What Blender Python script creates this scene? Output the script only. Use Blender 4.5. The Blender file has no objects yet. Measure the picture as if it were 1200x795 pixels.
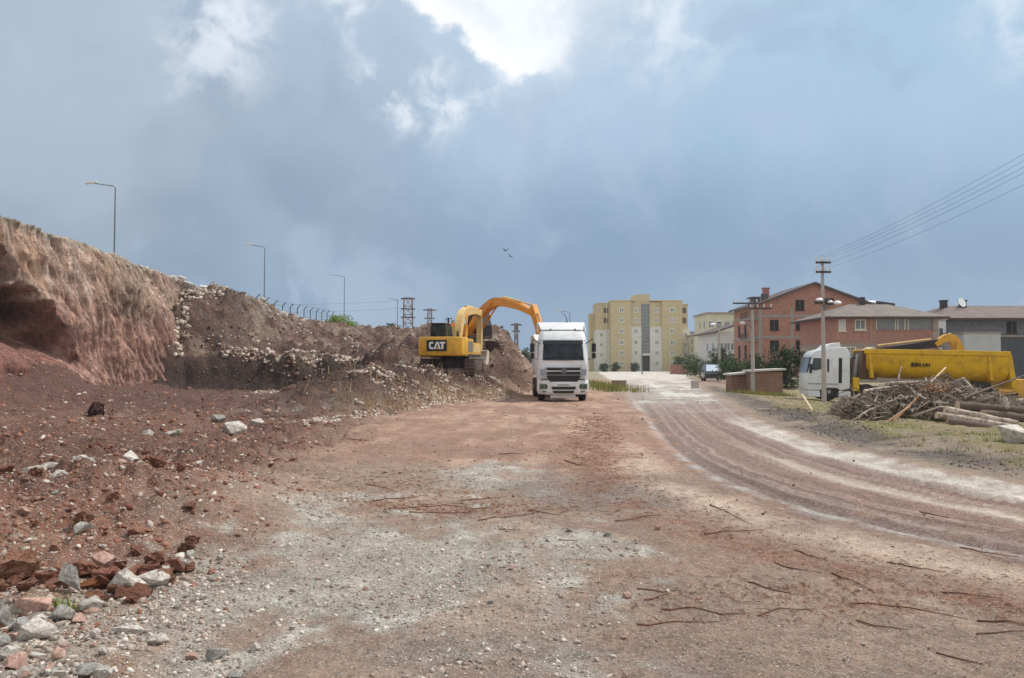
import bpy, math, random
import numpy as np
from mathutils import Vector, Matrix
R = math.radians
random.seed(7); rng = np.random.default_rng(11)
C = bpy.context.scene.collection
SC = bpy.context.scene
F = 930.0; HOR = 428.0; H = 1.7          # photo metrics (1200 px wide): focal length, horizon line, eye height

# ------------------------------------------------------------------ camera
cam = bpy.data.cameras.new('camera'); co = bpy.data.objects.new('camera', cam); C.objects.link(co)
cam.sensor_width = 36; cam.lens = 36 * F / 1200; cam.clip_start = .1; cam.clip_end = 9000
co.location = (0, 0, H); co.rotation_euler = (R(90) + math.atan((HOR - 397.5) / F), 0, 0)
SC.camera = co
# ------------------------------------------------------------------ sun, exposure
SUN_EL, SUN_AZ = 54, 66                   # azimuth clockwise from +Y: high, from the right and a little ahead
sl = bpy.data.lights.new('sun', 'SUN'); so = bpy.data.objects.new('sun', sl); C.objects.link(so)
sl.energy = 3.1; sl.angle = R(8); sl.color = (1, .95, .88)
sd = Vector((math.sin(R(SUN_AZ)) * math.cos(R(SUN_EL)), math.cos(R(SUN_AZ)) * math.cos(R(SUN_EL)), math.sin(R(SUN_EL))))
so.rotation_euler = sd.to_track_quat('Z', 'Y').to_euler(); so.location = (0, 0, 60)
SC.view_settings.view_transform = 'Standard'; SC.view_settings.look = 'None'
SC.view_settings.exposure = 0.2; SC.view_settings.gamma = 1; SC.view_settings.use_curve_mapping = False

def lin(r, g, b, k=1.0):
    f = lambda c: ((c / 255 + .055) / 1.055) ** 2.4 if c > 10 else c / 255 / 12.92
    return (f(r) * k, f(g) * k, f(b) * k)

# ------------------------------------------------------------------ node helper
class NT:
    def __init__(s, tree): s.t = tree; s.n = tree.nodes; s.l = tree.links
    def put(s, sock, v):
        if isinstance(v, bpy.types.NodeSocket): s.l.new(v, sock)
        elif v is not None:
            if sock.type == 'RGBA' and len(v) == 3: v = (*v, 1)
            sock.default_value = v
    def m(s, op, a, b=None, c=None, clamp=False):
        n = s.n.new('ShaderNodeMath'); n.operation = op; n.use_clamp = clamp
        for i, v in enumerate((a, b, c)): s.put(n.inputs[i], v)
        return n.outputs[0]
    def vm(s, op, a, b=None):
        n = s.n.new('ShaderNodeVectorMath'); n.operation = op
        s.put(n.inputs[0], a)
        if op == 'SCALE': s.put(n.inputs[3], b)
        elif b is not None: s.put(n.inputs[1], b)
        return n.outputs['Value'] if op in ('DOT_PRODUCT', 'LENGTH', 'DISTANCE') else n.outputs[0]
    def xyz(s, x, y, z):
        n = s.n.new('ShaderNodeCombineXYZ')
        for i, v in enumerate((x, y, z)): s.put(n.inputs[i], v)
        return n.outputs[0]
    def noise(s, vec, scale, detail=4, rough=.55, dist=0, col=False):
        n = s.n.new('ShaderNodeTexNoise'); n.inputs['Scale'].default_value = scale
        n.inputs['Detail'].default_value = detail; n.inputs['Roughness'].default_value = rough
        n.inputs['Distortion'].default_value = dist; s.put(n.inputs['Vector'], vec)
        return n.outputs['Color'] if col else n.outputs[0]
    def voro(s, vec, scale, feature='F1', out='Distance'):
        n = s.n.new('ShaderNodeTexVoronoi'); n.feature = feature; n.inputs['Scale'].default_value = scale
        s.put(n.inputs['Vector'], vec); return n.outputs[out]
    def ss(s, v, a, b, lo=0., hi=1.):
        n = s.n.new('ShaderNodeMapRange'); n.interpolation_type = 'SMOOTHSTEP'
        s.put(n.inputs[0], v)
        for i, q in zip((1, 2, 3, 4), (a, b, lo, hi)): n.inputs[i].default_value = q
        return n.outputs[0]
    def lr(s, v, a, b, lo=0., hi=1.):
        n = s.n.new('ShaderNodeMapRange'); s.put(n.inputs[0], v)
        for i, q in zip((1, 2, 3, 4), (a, b, lo, hi)): n.inputs[i].default_value = q
        return n.outputs[0]
    def mix(s, f, a, b, mode='MIX'):
        n = s.n.new('ShaderNodeMix'); n.data_type = 'RGBA'; n.blend_type = mode; n.clamp_factor = True
        s.put(n.inputs['Factor'], f); s.put(n.inputs['A'], a); s.put(n.inputs['B'], b)
        return n.outputs['Result']
    def attr(s, name, out='Color'):
        n = s.n.new('ShaderNodeAttribute'); n.attribute_name = name; return n.outputs[out]
    def bump(s, h, strength=.5, dist=.02, normal=None):
        n = s.n.new('ShaderNodeBump'); n.inputs['Strength'].default_value = strength
        n.inputs['Distance'].default_value = dist; s.put(n.inputs['Height'], h)
        if normal is not None: s.put(n.inputs['Normal'], normal)
        return n.outputs[0]
    def sep(s, v):
        n = s.n.new('ShaderNodeSeparateXYZ'); s.put(n.inputs[0], v); return n.outputs

# ------------------------------------------------------------------ sky (at infinity): thin Nishita sky behind a storm cloud deck
W = bpy.data.worlds.new('World'); SC.world = W; W.use_nodes = True
for n in list(W.node_tree.nodes): W.node_tree.nodes.remove(n)
w = NT(W.node_tree)
wo = w.n.new('ShaderNodeOutputWorld'); bg = w.n.new('ShaderNodeBackground'); bg.inputs[1].default_value = .1
w.l.new(bg.outputs[0], wo.inputs[0])
sky = w.n.new('ShaderNodeTexSky'); sky.sky_type = 'NISHITA'; sky.sun_disc = False
sky.sun_elevation = R(SUN_EL); sky.sun_rotation = R(SUN_AZ); sky.dust_density = 2
tc = w.n.new('ShaderNodeTexCoord'); D3 = tc.outputs['Generated']
x, y, z = w.sep(D3)
yy = w.m('MAXIMUM', y, .08)
u = w.m('DIVIDE', x, yy); v = w.m('DIVIDE', z, yy)        # bearing tangents round +Y
fwd = w.ss(y, .1, .35)
UV = w.xyz(u, v, 0)
n1 = w.noise(D3, 2.2, 6, .55, .3); n2 = w.noise(D3, 7, 7, .58, .4); n3 = w.noise(D3, 20, 8, .6, .3)
soft = w.noise(D3, 4.0, 2, .45, .5)
K = 9.3
base = w.mix(w.ss(v, .0, .46), lin(143, 168, 195, K), lin(170, 199, 223, K))
base = w.mix(w.m('MULTIPLY', w.ss(v, .02, .14), w.ss(v, .3, .12)), base, lin(136, 161, 188, K))
gl = w.m('MULTIPLY', w.ss(u, .12, -.5), w.ss(v, .02, .2))                                  # greyer cloud deck to the left
base = w.mix(w.m('MULTIPLY', gl, .85), base, lin(170, 183, 197, K))
base = w.mix(w.m('MULTIPLY', w.m('MULTIPLY', w.ss(v, .2, .44), w.ss(u, -.02, -.3)), .55), base, lin(182, 196, 211, K))
dk = w.m('MULTIPLY', w.ss(soft, .42, .62), w.ss(u, .05, -.35))
base = w.mix(w.m('MULTIPLY', dk, .6), base, lin(132, 151, 174, K))
base = w.mix(w.m('MULTIPLY', w.ss(n1, .5, .72), .42), base, lin(186, 206, 226, K))
base = w.mix(w.m('MULTIPLY', w.ss(n1, .48, .3), .45), base, lin(126, 151, 179, K))
base = w.mix(w.m('MULTIPLY', w.ss(n2, .5, .66), .2), base, lin(188, 204, 220, K)); base = w.mix(w.m('MULTIPLY', w.ss(n2, .47, .34), .22), base, lin(132, 152, 176, K))
puff = w.m('MULTIPLY', w.ss(n2, .5, .58), w.m('MULTIPLY', w.ss(u, -.02, -.2), w.ss(v, .22, .1)))
base = w.mix(w.m('MULTIPLY', puff, .42), base, lin(170, 191, 214, K))
rays = w.noise(w.xyz(w.m('DIVIDE', w.m('SUBTRACT', u, 0.0), w.m('ADD', w.m('SUBTRACT', .45, v), .06)), 0, 0), 3.2, 3, .6)   # faint fan of crepuscular rays
rayk = w.m('MULTIPLY', w.m('MULTIPLY', w.ss(rays, .5, .68), w.ss(v, .06, .26)), w.ss(w.m('ABSOLUTE', w.m('SUBTRACT', u, .06)), .38, .05))
base = w.mix(w.m('MULTIPLY', rayk, .09), base, lin(205, 220, 236, K))
# gap in the deck with sunlit cloud edges
au = w.m('ABSOLUTE', w.m('SUBTRACT', u, .012))
hol = w.m('SUBTRACT', w.m('SUBTRACT', v, .338), w.m('MULTIPLY', au, .72))
hol = w.m('ADD', hol, w.m('MULTIPLY', w.m('SUBTRACT', n2, .5), .16)); hol = w.m('ADD', hol, w.m('MULTIPLY', w.m('SUBTRACT', n3, .5), .11))
hm = w.m('ADD', w.m('MULTIPLY', w.ss(hol, 0, .035), w.ss(u, .09, -.02)), w.m('MULTIPLY', w.ss(hol, -.09, .15), w.ss(u, -.03, .08))); rim = w.m('MULTIPLY', hm, w.ss(hol, .095, .03))
hc = w.mix(w.ss(w.m('ADD', w.m('MULTIPLY', n2, .6), w.m('MULTIPLY', n3, .4)), .4, .6), lin(206, 217, 228, 9.8), lin(242, 246, 250, 9.9))
hc = w.mix(w.m('MULTIPLY', rim, .75), hc, lin(252, 252, 252, 10.2))
base = w.mix(w.m('MULTIPLY', w.ss(hol, -.26, .04), .6), base, lin(196, 212, 230, K))
base = w.mix(w.m('MULTIPLY', hm, w.ss(v, .9, .5)), base, hc)
def wisp(cu, cv, r, k):
    global base
    d = w.vm('DISTANCE', UV, (cu, cv, 0))
    f = w.m('MULTIPLY', w.ss(d, r, r * .25), w.ss(w.m('ADD', w.m('MULTIPLY', n2, .5), w.m('MULTIPLY', n3, .5)), .43, .6))
    base = w.mix(w.m('MULTIPLY', f, k), base, lin(232, 238, 244, 10))
for q in ((-.105, .335, .085, 1.), (-.155, .37, .08, .95), (-.02, .335, .05, .8), (-.385, .40, .11, .6), (-.215, .455, .07, .7), (-.36, .46, .09, .6), (.2, .44, .12, .5), (.66, .45, .12, .5)): wisp(*q)
other = w.mix(w.ss(n1, .4, .65), lin(196, 204, 214, K), lin(238, 240, 242, K))
cl = w.mix(fwd, other, base)
cl = w.mix(w.ss(z, .02, -.05), cl, lin(120, 115, 110, K))
w.l.new(w.mix(.93, sky.outputs[0], cl), bg.inputs[0])

# ------------------------------------------------------------------ materials
MATS = {}
def mat(name, col, rough=.7, metal=0., var=.0, scale=3., bump=0., bscale=30., bdist=.01, island=0., obrand=0., col2=None, spec=.4, dirt=0., dirtcol=None, coat=0.):
    if name in MATS: return MATS[name]
    m = bpy.data.materials.new(name); m.use_nodes = True; t = NT(m.node_tree); b = t.n['Principled BSDF']
    b.inputs['Roughness'].default_value = rough; b.inputs['Metallic'].default_value = metal
    b.inputs['Specular IOR Level'].default_value = spec; b.inputs['Coat Weight'].default_value = coat
    tcn = t.n.new('ShaderNodeTexCoord'); P = tcn.outputs['Object']
    c = None
    if col2 is not None: c = t.mix(t.ss(t.noise(P, scale, 5, .6), .38, .62), col, col2)
    cc = c if c is not None else (*col, 1)
    if var:
        k = t.lr(t.noise(P, scale * 1.7, 6, .62), .3, .7, 1 - var, 1 + var)
        c = t.mix(1, cc, t.xyz(k, k, k), 'MULTIPLY'); cc = c
    if island:
        g = t.n.new('ShaderNodeNewGeometry'); k = t.lr(g.outputs['Random Per Island'], 0, 1, 1 - island, 1 + island)
        c = t.mix(1, cc, t.xyz(k, k, k), 'MULTIPLY'); cc = c
    if obrand:
        g = t.n.new('ShaderNodeObjectInfo'); k = t.lr(g.outputs['Random'], 0, 1, 1 - obrand, 1 + obrand)
        c = t.mix(1, cc, t.xyz(k, k, k), 'MULTIPLY'); cc = c
    if dirt:
        c = t.mix(t.m('MULTIPLY', t.ss(t.noise(P, 1.6, 7, .68), .42, .7), dirt), cc, dirtcol or lin(150, 115, 95)); cc = c
    t.put(b.inputs['Base Color'], cc)
    if bump:
        t.l.new(t.bump(t.noise(P, bscale, 5, .6), bump, bdist), b.inputs['Normal'])
    MATS[name] = m; return m

def brick_mat(name, c1, c2, mortar, bw=.3, bh=.2, patch=None):
    m = bpy.data.materials.new(name); m.use_nodes = True; t = NT(m.node_tree); b = t.n['Principled BSDF']; b.inputs['Roughness'].default_value = .9
    tcn = t.n.new('ShaderNodeTexCoord'); X, Y, Z = t.sep(tcn.outputs['Object'])
    g = t.n.new('ShaderNodeNewGeometry'); nx, ny, nz = t.sep(g.outputs['Normal'])
    uu = t.mix(t.m('GREATER_THAN', t.m('ABSOLUTE', nx), .7), t.xyz(X, Z, 0), t.xyz(Y, Z, 0))
    br = t.n.new('ShaderNodeTexBrick'); t.put(br.inputs['Vector'], uu); br.inputs['Scale'].default_value = 1
    br.inputs['Brick Width'].default_value = bw; br.inputs['Row Height'].default_value = bh; br.inputs['Mortar Size'].default_value = .012
    br.inputs['Bias'].default_value = -.1
    t.put(br.inputs['Color1'], c1); t.put(br.inputs['Color2'], c2); t.put(br.inputs['Mortar'], mortar)
    c = t.mix(t.m('MULTIPLY', t.ss(t.noise(tcn.outputs['Object'], .6, 6, .65), .4, .65), .4), br.outputs[0], patch or tuple(q * .75 for q in c1))
    k = t.lr(t.noise(tcn.outputs['Object'], 2.5, 5, .6), .3, .7, .82, 1.15)
    c = t.mix(1, c, t.xyz(k, k, k), 'MULTIPLY')
    t.l.new(c, b.inputs['Base Color']); t.l.new(t.bump(br.outputs[1], .4, .01), b.inputs['Normal'])
    MATS[name] = m; return m

def tile_mat(name, c1, c2):
    m = bpy.data.materials.new(name); m.use_nodes = True; t = NT(m.node_tree); b = t.n['Principled BSDF']; b.inputs['Roughness'].default_value = .85
    tcn = t.n.new('ShaderNodeTexCoord'); X, Y, Z = t.sep(tcn.outputs['Object'])
    wv = t.m('SINE', t.m('MULTIPLY', X, 24)); rw = t.m('FRACT', t.m('MULTIPLY', Z, 5))
    c = t.mix(t.ss(t.noise(tcn.outputs['Object'], 1.2, 6, .65), .35, .65), c1, c2)
    k = t.lr(t.noise(tcn.outputs['Object'], 9, 3, .6), .3, .7, .85, 1.12); c = t.mix(1, c, t.xyz(k, k, k), 'MULTIPLY')
    t.l.new(c, b.inputs['Base Color']); t.l.new(t.bump(t.m('ADD', wv, rw), .5, .03), b.inputs['Normal'])
    MATS[name] = m; return m

def soil_mat(name, cliff=False):
    """earth whose patch colours come from the 'col' attribute; grain and pebbles from world-space noise"""
    m = bpy.data.materials.new(name); m.use_nodes = True; t = NT(m.node_tree); b = t.n['Principled BSDF']
    b.inputs['Specular IOR Level'].default_value = .25
    P = t.n.new('ShaderNodeTexCoord').outputs['Object']
    c = t.attr('col'); rg = t.attr('rough', 'Fac'); strk = t.attr('streak', 'Fac')
    big = t.lr(t.noise(P, 1.3, 7, .68), .3, .7, .76, 1.24)
    mid = t.lr(t.noise(P, 9, 7, .74), .3, .7, .66, 1.34)
    fine = t.lr(t.noise(P, 42, 4, .7), .28, .72, .7, 1.3)
    k = t.m('MULTIPLY', t.m('MULTIPLY', big, mid), fine)
    k = t.m('ADD', t.m('MULTIPLY', k, t.lr(strk, 0, .8, 1, .5)), t.lr(strk, 0, .8, 0, .5))
    c = t.mix(1, c, t.xyz(k, k, k), 'MULTIPLY')
    crs = t.attr('coarse', 'Fac')
    if not cliff:
        cn = t.noise(P, 1.6, 8, .72); cn2 = t.noise(P, 5, 6, .7); kk_ = t.lr(t.m('ADD', t.m('MULTIPLY', cn, .6), t.m('MULTIPLY', cn2, .4)), .34, .66, .5, 1.5); c = t.mix(crs, c, t.mix(1, c, t.xyz(kk_, kk_, kk_), 'MULTIPLY'))
    if cliff:
        PS = t.vm('MULTIPLY', P, (1, 1, .2)); st1 = t.noise(PS, 4.6, 6, .72); st2 = t.noise(P, 2.6, 7, .72); kk_ = t.m('MULTIPLY', t.lr(st1, .3, .7, .58, 1.45), t.lr(st2, .3, .7, .7, 1.32))
        c = t.mix(1, c, t.xyz(kk_, kk_, kk_), 'MULTIPLY')
    vo = t.n.new('ShaderNodeTexVoronoi'); vo.inputs['Scale'].default_value = 34; t.put(vo.inputs['Vector'], P)
    vr = t.sep(vo.outputs['Color'])
    peb = t.m('MULTIPLY', t.m('GREATER_THAN', vr[0], t.m('SUBTRACT', 1.0, t.m('MULTIPLY', rg, .55))), t.ss(vo.outputs['Distance'], .42, .3))
    pc = t.mix(vr[1], lin(112, 92, 84), lin(205, 196, 186))
    c = t.mix(t.m('MULTIPLY', peb, .75), c, pc)
    vo2 = t.n.new('ShaderNodeTexVoronoi'); vo2.inputs['Scale'].default_value = 85; t.put(vo2.inputs['Vector'], P)
    vr2 = t.sep(vo2.outputs['Color'])
    c = t.mix(t.m('MULTIPLY', t.m('GREATER_THAN', vr2[0], .8), .5), c, t.mix(vr2[1], lin(70, 55, 50), lin(215, 205, 195)))
    t.l.new(c, b.inputs['Base Color'])
    t.put(b.inputs['Roughness'], t.lr(strk, 0, 1, .9, .62))
    h = t.m('ADD', t.m('MULTIPLY', t.noise(P, 5, 8, .7), 2.2), t.m('MULTIPLY', t.noise(P, 28, 5, .7), .7))
    h = t.m('ADD', h, t.m('MULTIPLY', peb, .5))
    nb = t.bump(h, .9, .05)
    if cliff: nb = t.bump(t.m('ADD', st1, t.m('MULTIPLY', st2, .4)), 1., .22, nb)
    else: nb = t.bump(t.m('MULTIPLY', t.m('ADD', cn, t.m('MULTIPLY', cn2, .5)), crs), 1., .45, nb)
    t.l.new(nb, b.inputs['Normal'])
    MATS[name] = m; return m

# ------------------------------------------------------------------ numpy noise
def vnoise(x, y, s=0):
    x = np.asarray(x, float); y = np.asarray(y, float)
    xi = np.floor(x).astype(np.int64); yi = np.floor(y).astype(np.int64); fx = x - xi; fy = y - yi
    fx = fx * fx * fx * (fx * (fx * 6 - 15) + 10); fy = fy * fy * fy * (fy * (fy * 6 - 15) + 10)
    def h(a, b):
        n = (a * 374761393 + b * 668265263 + s * 982451653) & 0x7fffffff
        n = ((n ^ (n >> 13)) * 1274126177) & 0x7fffffff
        return ((n ^ (n >> 16)) & 0xffff) / 32767.5 - 1
    return (h(xi, yi) * (1 - fx) + h(xi + 1, yi) * fx) * (1 - fy) + (h(xi, yi + 1) * (1 - fx) + h(xi + 1, yi + 1) * fx) * fy
def fbm(x, y, o=4, s=0, g=.5):
    r = 0; a = 1.
    for i in range(o): r = r + a * vnoise(x, y, s + i * 17); x = x * 2.03 + 5.1; y = y * 2.03 + 1.7; a *= g
    return r
def sm(t): t = np.clip(t, 0, 1); return t * t * (3 - 2 * t)
def polyd(px, py, pts):
    d = np.full(np.shape(px), 1e9)
    for (x0, y0), (x1, y1) in zip(pts[:-1], pts[1:]):
        dx, dy = x1 - x0, y1 - y0
        t = np.clip(((px - x0) * dx + (py - y0) * dy) / (dx * dx + dy * dy), 0, 1)
        d = np.minimum(d, np.hypot(px - x0 - t * dx, py - y0 - t * dy))
    return d
def inpoly(px, py, poly):
    r = np.zeros(np.shape(px), bool); n = len(poly)
    for i in range(n):
        (x0, y0), (x1, y1) = poly[i], poly[(i + 1) % n]
        if y0 == y1: continue
        c = ((y0 > py) != (y1 > py)) & (px < (x1 - x0) * (py - y0) / (y1 - y0) + x0)
        r ^= c
    return r
def ell(x, y, cx, cy, rx, ry, rot=0):
    c, s = math.cos(rot), math.sin(rot); dx, dy = x - cx, y - cy
    return np.hypot((dx * c + dy * s) / rx, (-dx * s + dy * c) / ry)

# ------------------------------------------------------------------ terrain
ROAD_L = [(10, 2.2), (6.4, 4.9), (4.25, 6.67), (2.95, 9.2), (2.55, 12), (2.9, 17), (3.9, 25), (5.4, 37.6), (8, 58), (13.5, 120), (22, 205)]
ROAD_R = [(20, 2.2), (12.5, 5), (9, 8), (7.3, 11.1), (6.75, 15.5), (7.2, 22), (8.8, 30), (14, 58), (26.5, 120), (46, 205)]
def resamp(p, n=120):
    p = np.array(p); d = np.r_[0, np.cumsum(np.hypot(*np.diff(p, axis=0).T))]; t = np.linspace(0, 1, n) ** 1.8 * d[-1]
    q = np.c_[np.interp(t, d, p[:, 0]), np.interp(t, d, p[:, 1])]
    for _ in range(6): q[1:-1] = (q[:-2] + 2 * q[1:-1] + q[2:]) / 4
    return [tuple(a) for a in q]
RL, RR = resamp(ROAD_L), resamp(ROAD_R)
ROADPOLY = RL + RR[::-1]
TOE_Y = [20, 23.6, 30, 37.6, 42.5, 60]; TOE_X = [-7, -5.1, -3.6, -1.7, .55, 1.2]
def topz(Y): return np.interp(Y, [0, 30, 37, 46, 55, 64, 72, 85, 100, 150], [9.3, 9.0, 8.6, 8.15, 7.7, 7.2, 6.8, 6.5, 6.9, 8.2])
def mound(x, y):
    s = np.interp(y, TOE_Y, TOE_X) - x + .5 * fbm(x * .5, y * .5, 3, 5)
    return sm(s / 3.2) * sm((y - 23) / 10) * sm((x + 10.8) / 4.0)
def benchline(x): return np.interp(x, [-24, -19, -15, -11, -7, -4, 3], [47, 50, 50.5, 52.5, 49, 50, 52]) + 1.1 * vnoise(x * .35, x * 0, 3)
def terr(x, y, fine=True):
    x = np.asarray(x, float); y = np.asarray(y, float)
    z = .03 * fbm(x * .25, y * .25, 3, 1)
    left = sm((-x - 2.0 + .02 * y) / 4)
    mo = mound(x, y)
    yb = benchline(x) + .5 * fbm(x * .6, y * .6, 2, 41); wr = 1 - sm((x + 1.7) / 5.2)
    nr_ = sm((-x - 14) / 6.5); bench = sm((y - yb) / 2.0); up = sm((y - yb - 1.5) / (22 - 13 * nr_)); hx = 4.8 * (1 - nr_) + (topz(np.clip(y, 2, 150)) - .35 - .95 * sm((y - 58) / 9)) * nr_
    hill = (2.5 * bench + (hx - 2.5) * up + .45 * fbm(x * .22, y * .22, 3, 9) * up * (1 - .8 * nr_)) * wr
    hill = hill + .9 * np.exp(-(((x + .7) / 2.6) ** 2 + ((y - 63) / 4.5) ** 2)) * bench
    hill = hill - 1.0 * np.exp(-(((x + 9.5) / 3.0) ** 2 + ((y - 57) / 3.2) ** 2)) * bench
    m = 1.5 * mo * (1 - .22 * np.exp(-(((x + 3.0) / 2.6) ** 2 + ((y - 43) / 3) ** 2)))
    th = (hill + .5 * fbm(x * .35, y * .35, 3, 331)) / 1.05; fr = th - np.floor(th); hill = hill * .45 + .55 * (1.05 * (np.floor(th) + sm((fr - .25) / .5)) - .5 * fbm(x * .35, y * .35, 3, 331)) * (hill > .3)
    z = z + np.maximum(hill, m)
    tal = 1.7 * np.exp(-np.maximum(x + 21.6, 0) / 1.7) * sm((58 - y) / 8) * (.4 + .6 * sm((41 - y) / 4)) * (1 + .35 * fbm(x * .3, y * .3, 2, 13)) * (x > -40)
    z = np.maximum(z, tal + z * .3)
    z = z + .42 * np.exp(-(ell(x, y, -5.0, 8.6, 2.0, 2.6) ** 2)) + .22 * np.exp(-(ell(x, y, -3.1, 8.9, 1.0, 1.4) ** 2))
    z = z + .35 * sm((x - 15) / 3) * 0
    fld = sm((x - 11.5) / 4) * sm((y - 31) / 5) * sm((70 - y) / 10)
    z = z - fld * np.clip(.22 + .055 * (x - 16), 0, 1.2)
    verge = sm((x - 7.8) / 1.5) * sm((y - 9) / 6) * sm((32 - y) / 6); z = z + .12 * verge * (1 + .6 * fbm(x, y, 3, 21))
    if fine:
        rough = np.clip(left * .8 + mo + bench * wr * 1.2, 0, 1.6)
        near = np.clip(.25 + y / 40, .25, 1)
        z = z + rough * near * (.13 * fbm(x * .9, y * .9, 4, 31, .6) + .07 * fbm(x * 3.1, y * 3.1, 3, 35, .6))
        z = z + bench * wr * (.3 * np.abs(fbm(x * .75, y * .75, 4, 37, .65)) - .12 + .16 * np.clip(vnoise(x * 1.9, y * 1.9, 341), 0, 1) + .1 * np.clip(vnoise(x * 4, y * 4, 343), -.2, 1))
        lump = np.clip(fbm(x * 2.2, y * 2.2, 3, 51, .55), 0, 2); z = z + .1 * lump * sm((-x - 2.3) / 1.5) * sm((16 - y) / 5)
        z = z + left * sm((26 - y) / 10) * (.07 * np.abs(fbm(x * 5.5, y * 5.5, 3, 311, .6)) + .13 * np.clip(vnoise(x * 4.2, y * 4.2, 312) - .1, 0, 1) + .09 * np.clip(vnoise(x * 8.5, y * 8.5, 313) - .05, 0, 1) + .035 * fbm(x * 15, y * 15, 2, 315, .6)) * (.5 + .5 * sm(fbm(x * .8, y * .8, 2, 317) + .5))
        z = z + .016 * fbm(x * .9 - y * .05, y * .35, 4, 319, .6) * sm((60 - y) / 30)
        z = z + .012 * fbm(x * 2.5, y * 2.5, 4, 61, .6)
    return z
def tz(x, y): return float(terr(np.array([x]), np.array([y]))[0])
def gx(px, py, zz=0.): D = (H - zz) * F / (py - HOR); return ((px - 600) / F * D, D)      # photo point on the ground
def P3(px, py, D): return Vector(((px - 600) / F * D, D, H - (py - HOR) / F * D))

_rc = {}
def road_t(x, y):
    if x.size in _rc: return _rc[x.size]
    ins = np.zeros(x.shape, bool); a = np.full(x.shape, 99.); b = np.full(x.shape, 99.); k = (y > 0) & (y < 240) & (np.abs(x - .2 * y) < 40)
    ins[k] = inpoly(x[k], y[k], ROADPOLY); a[k] = polyd(x[k], y[k], RL); b[k] = polyd(x[k], y[k], RR)
    res = (ins, a, b, a / (a + b + 1e-6))
    if x.size > 50000: _rc[x.size] = res
    return res

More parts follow.
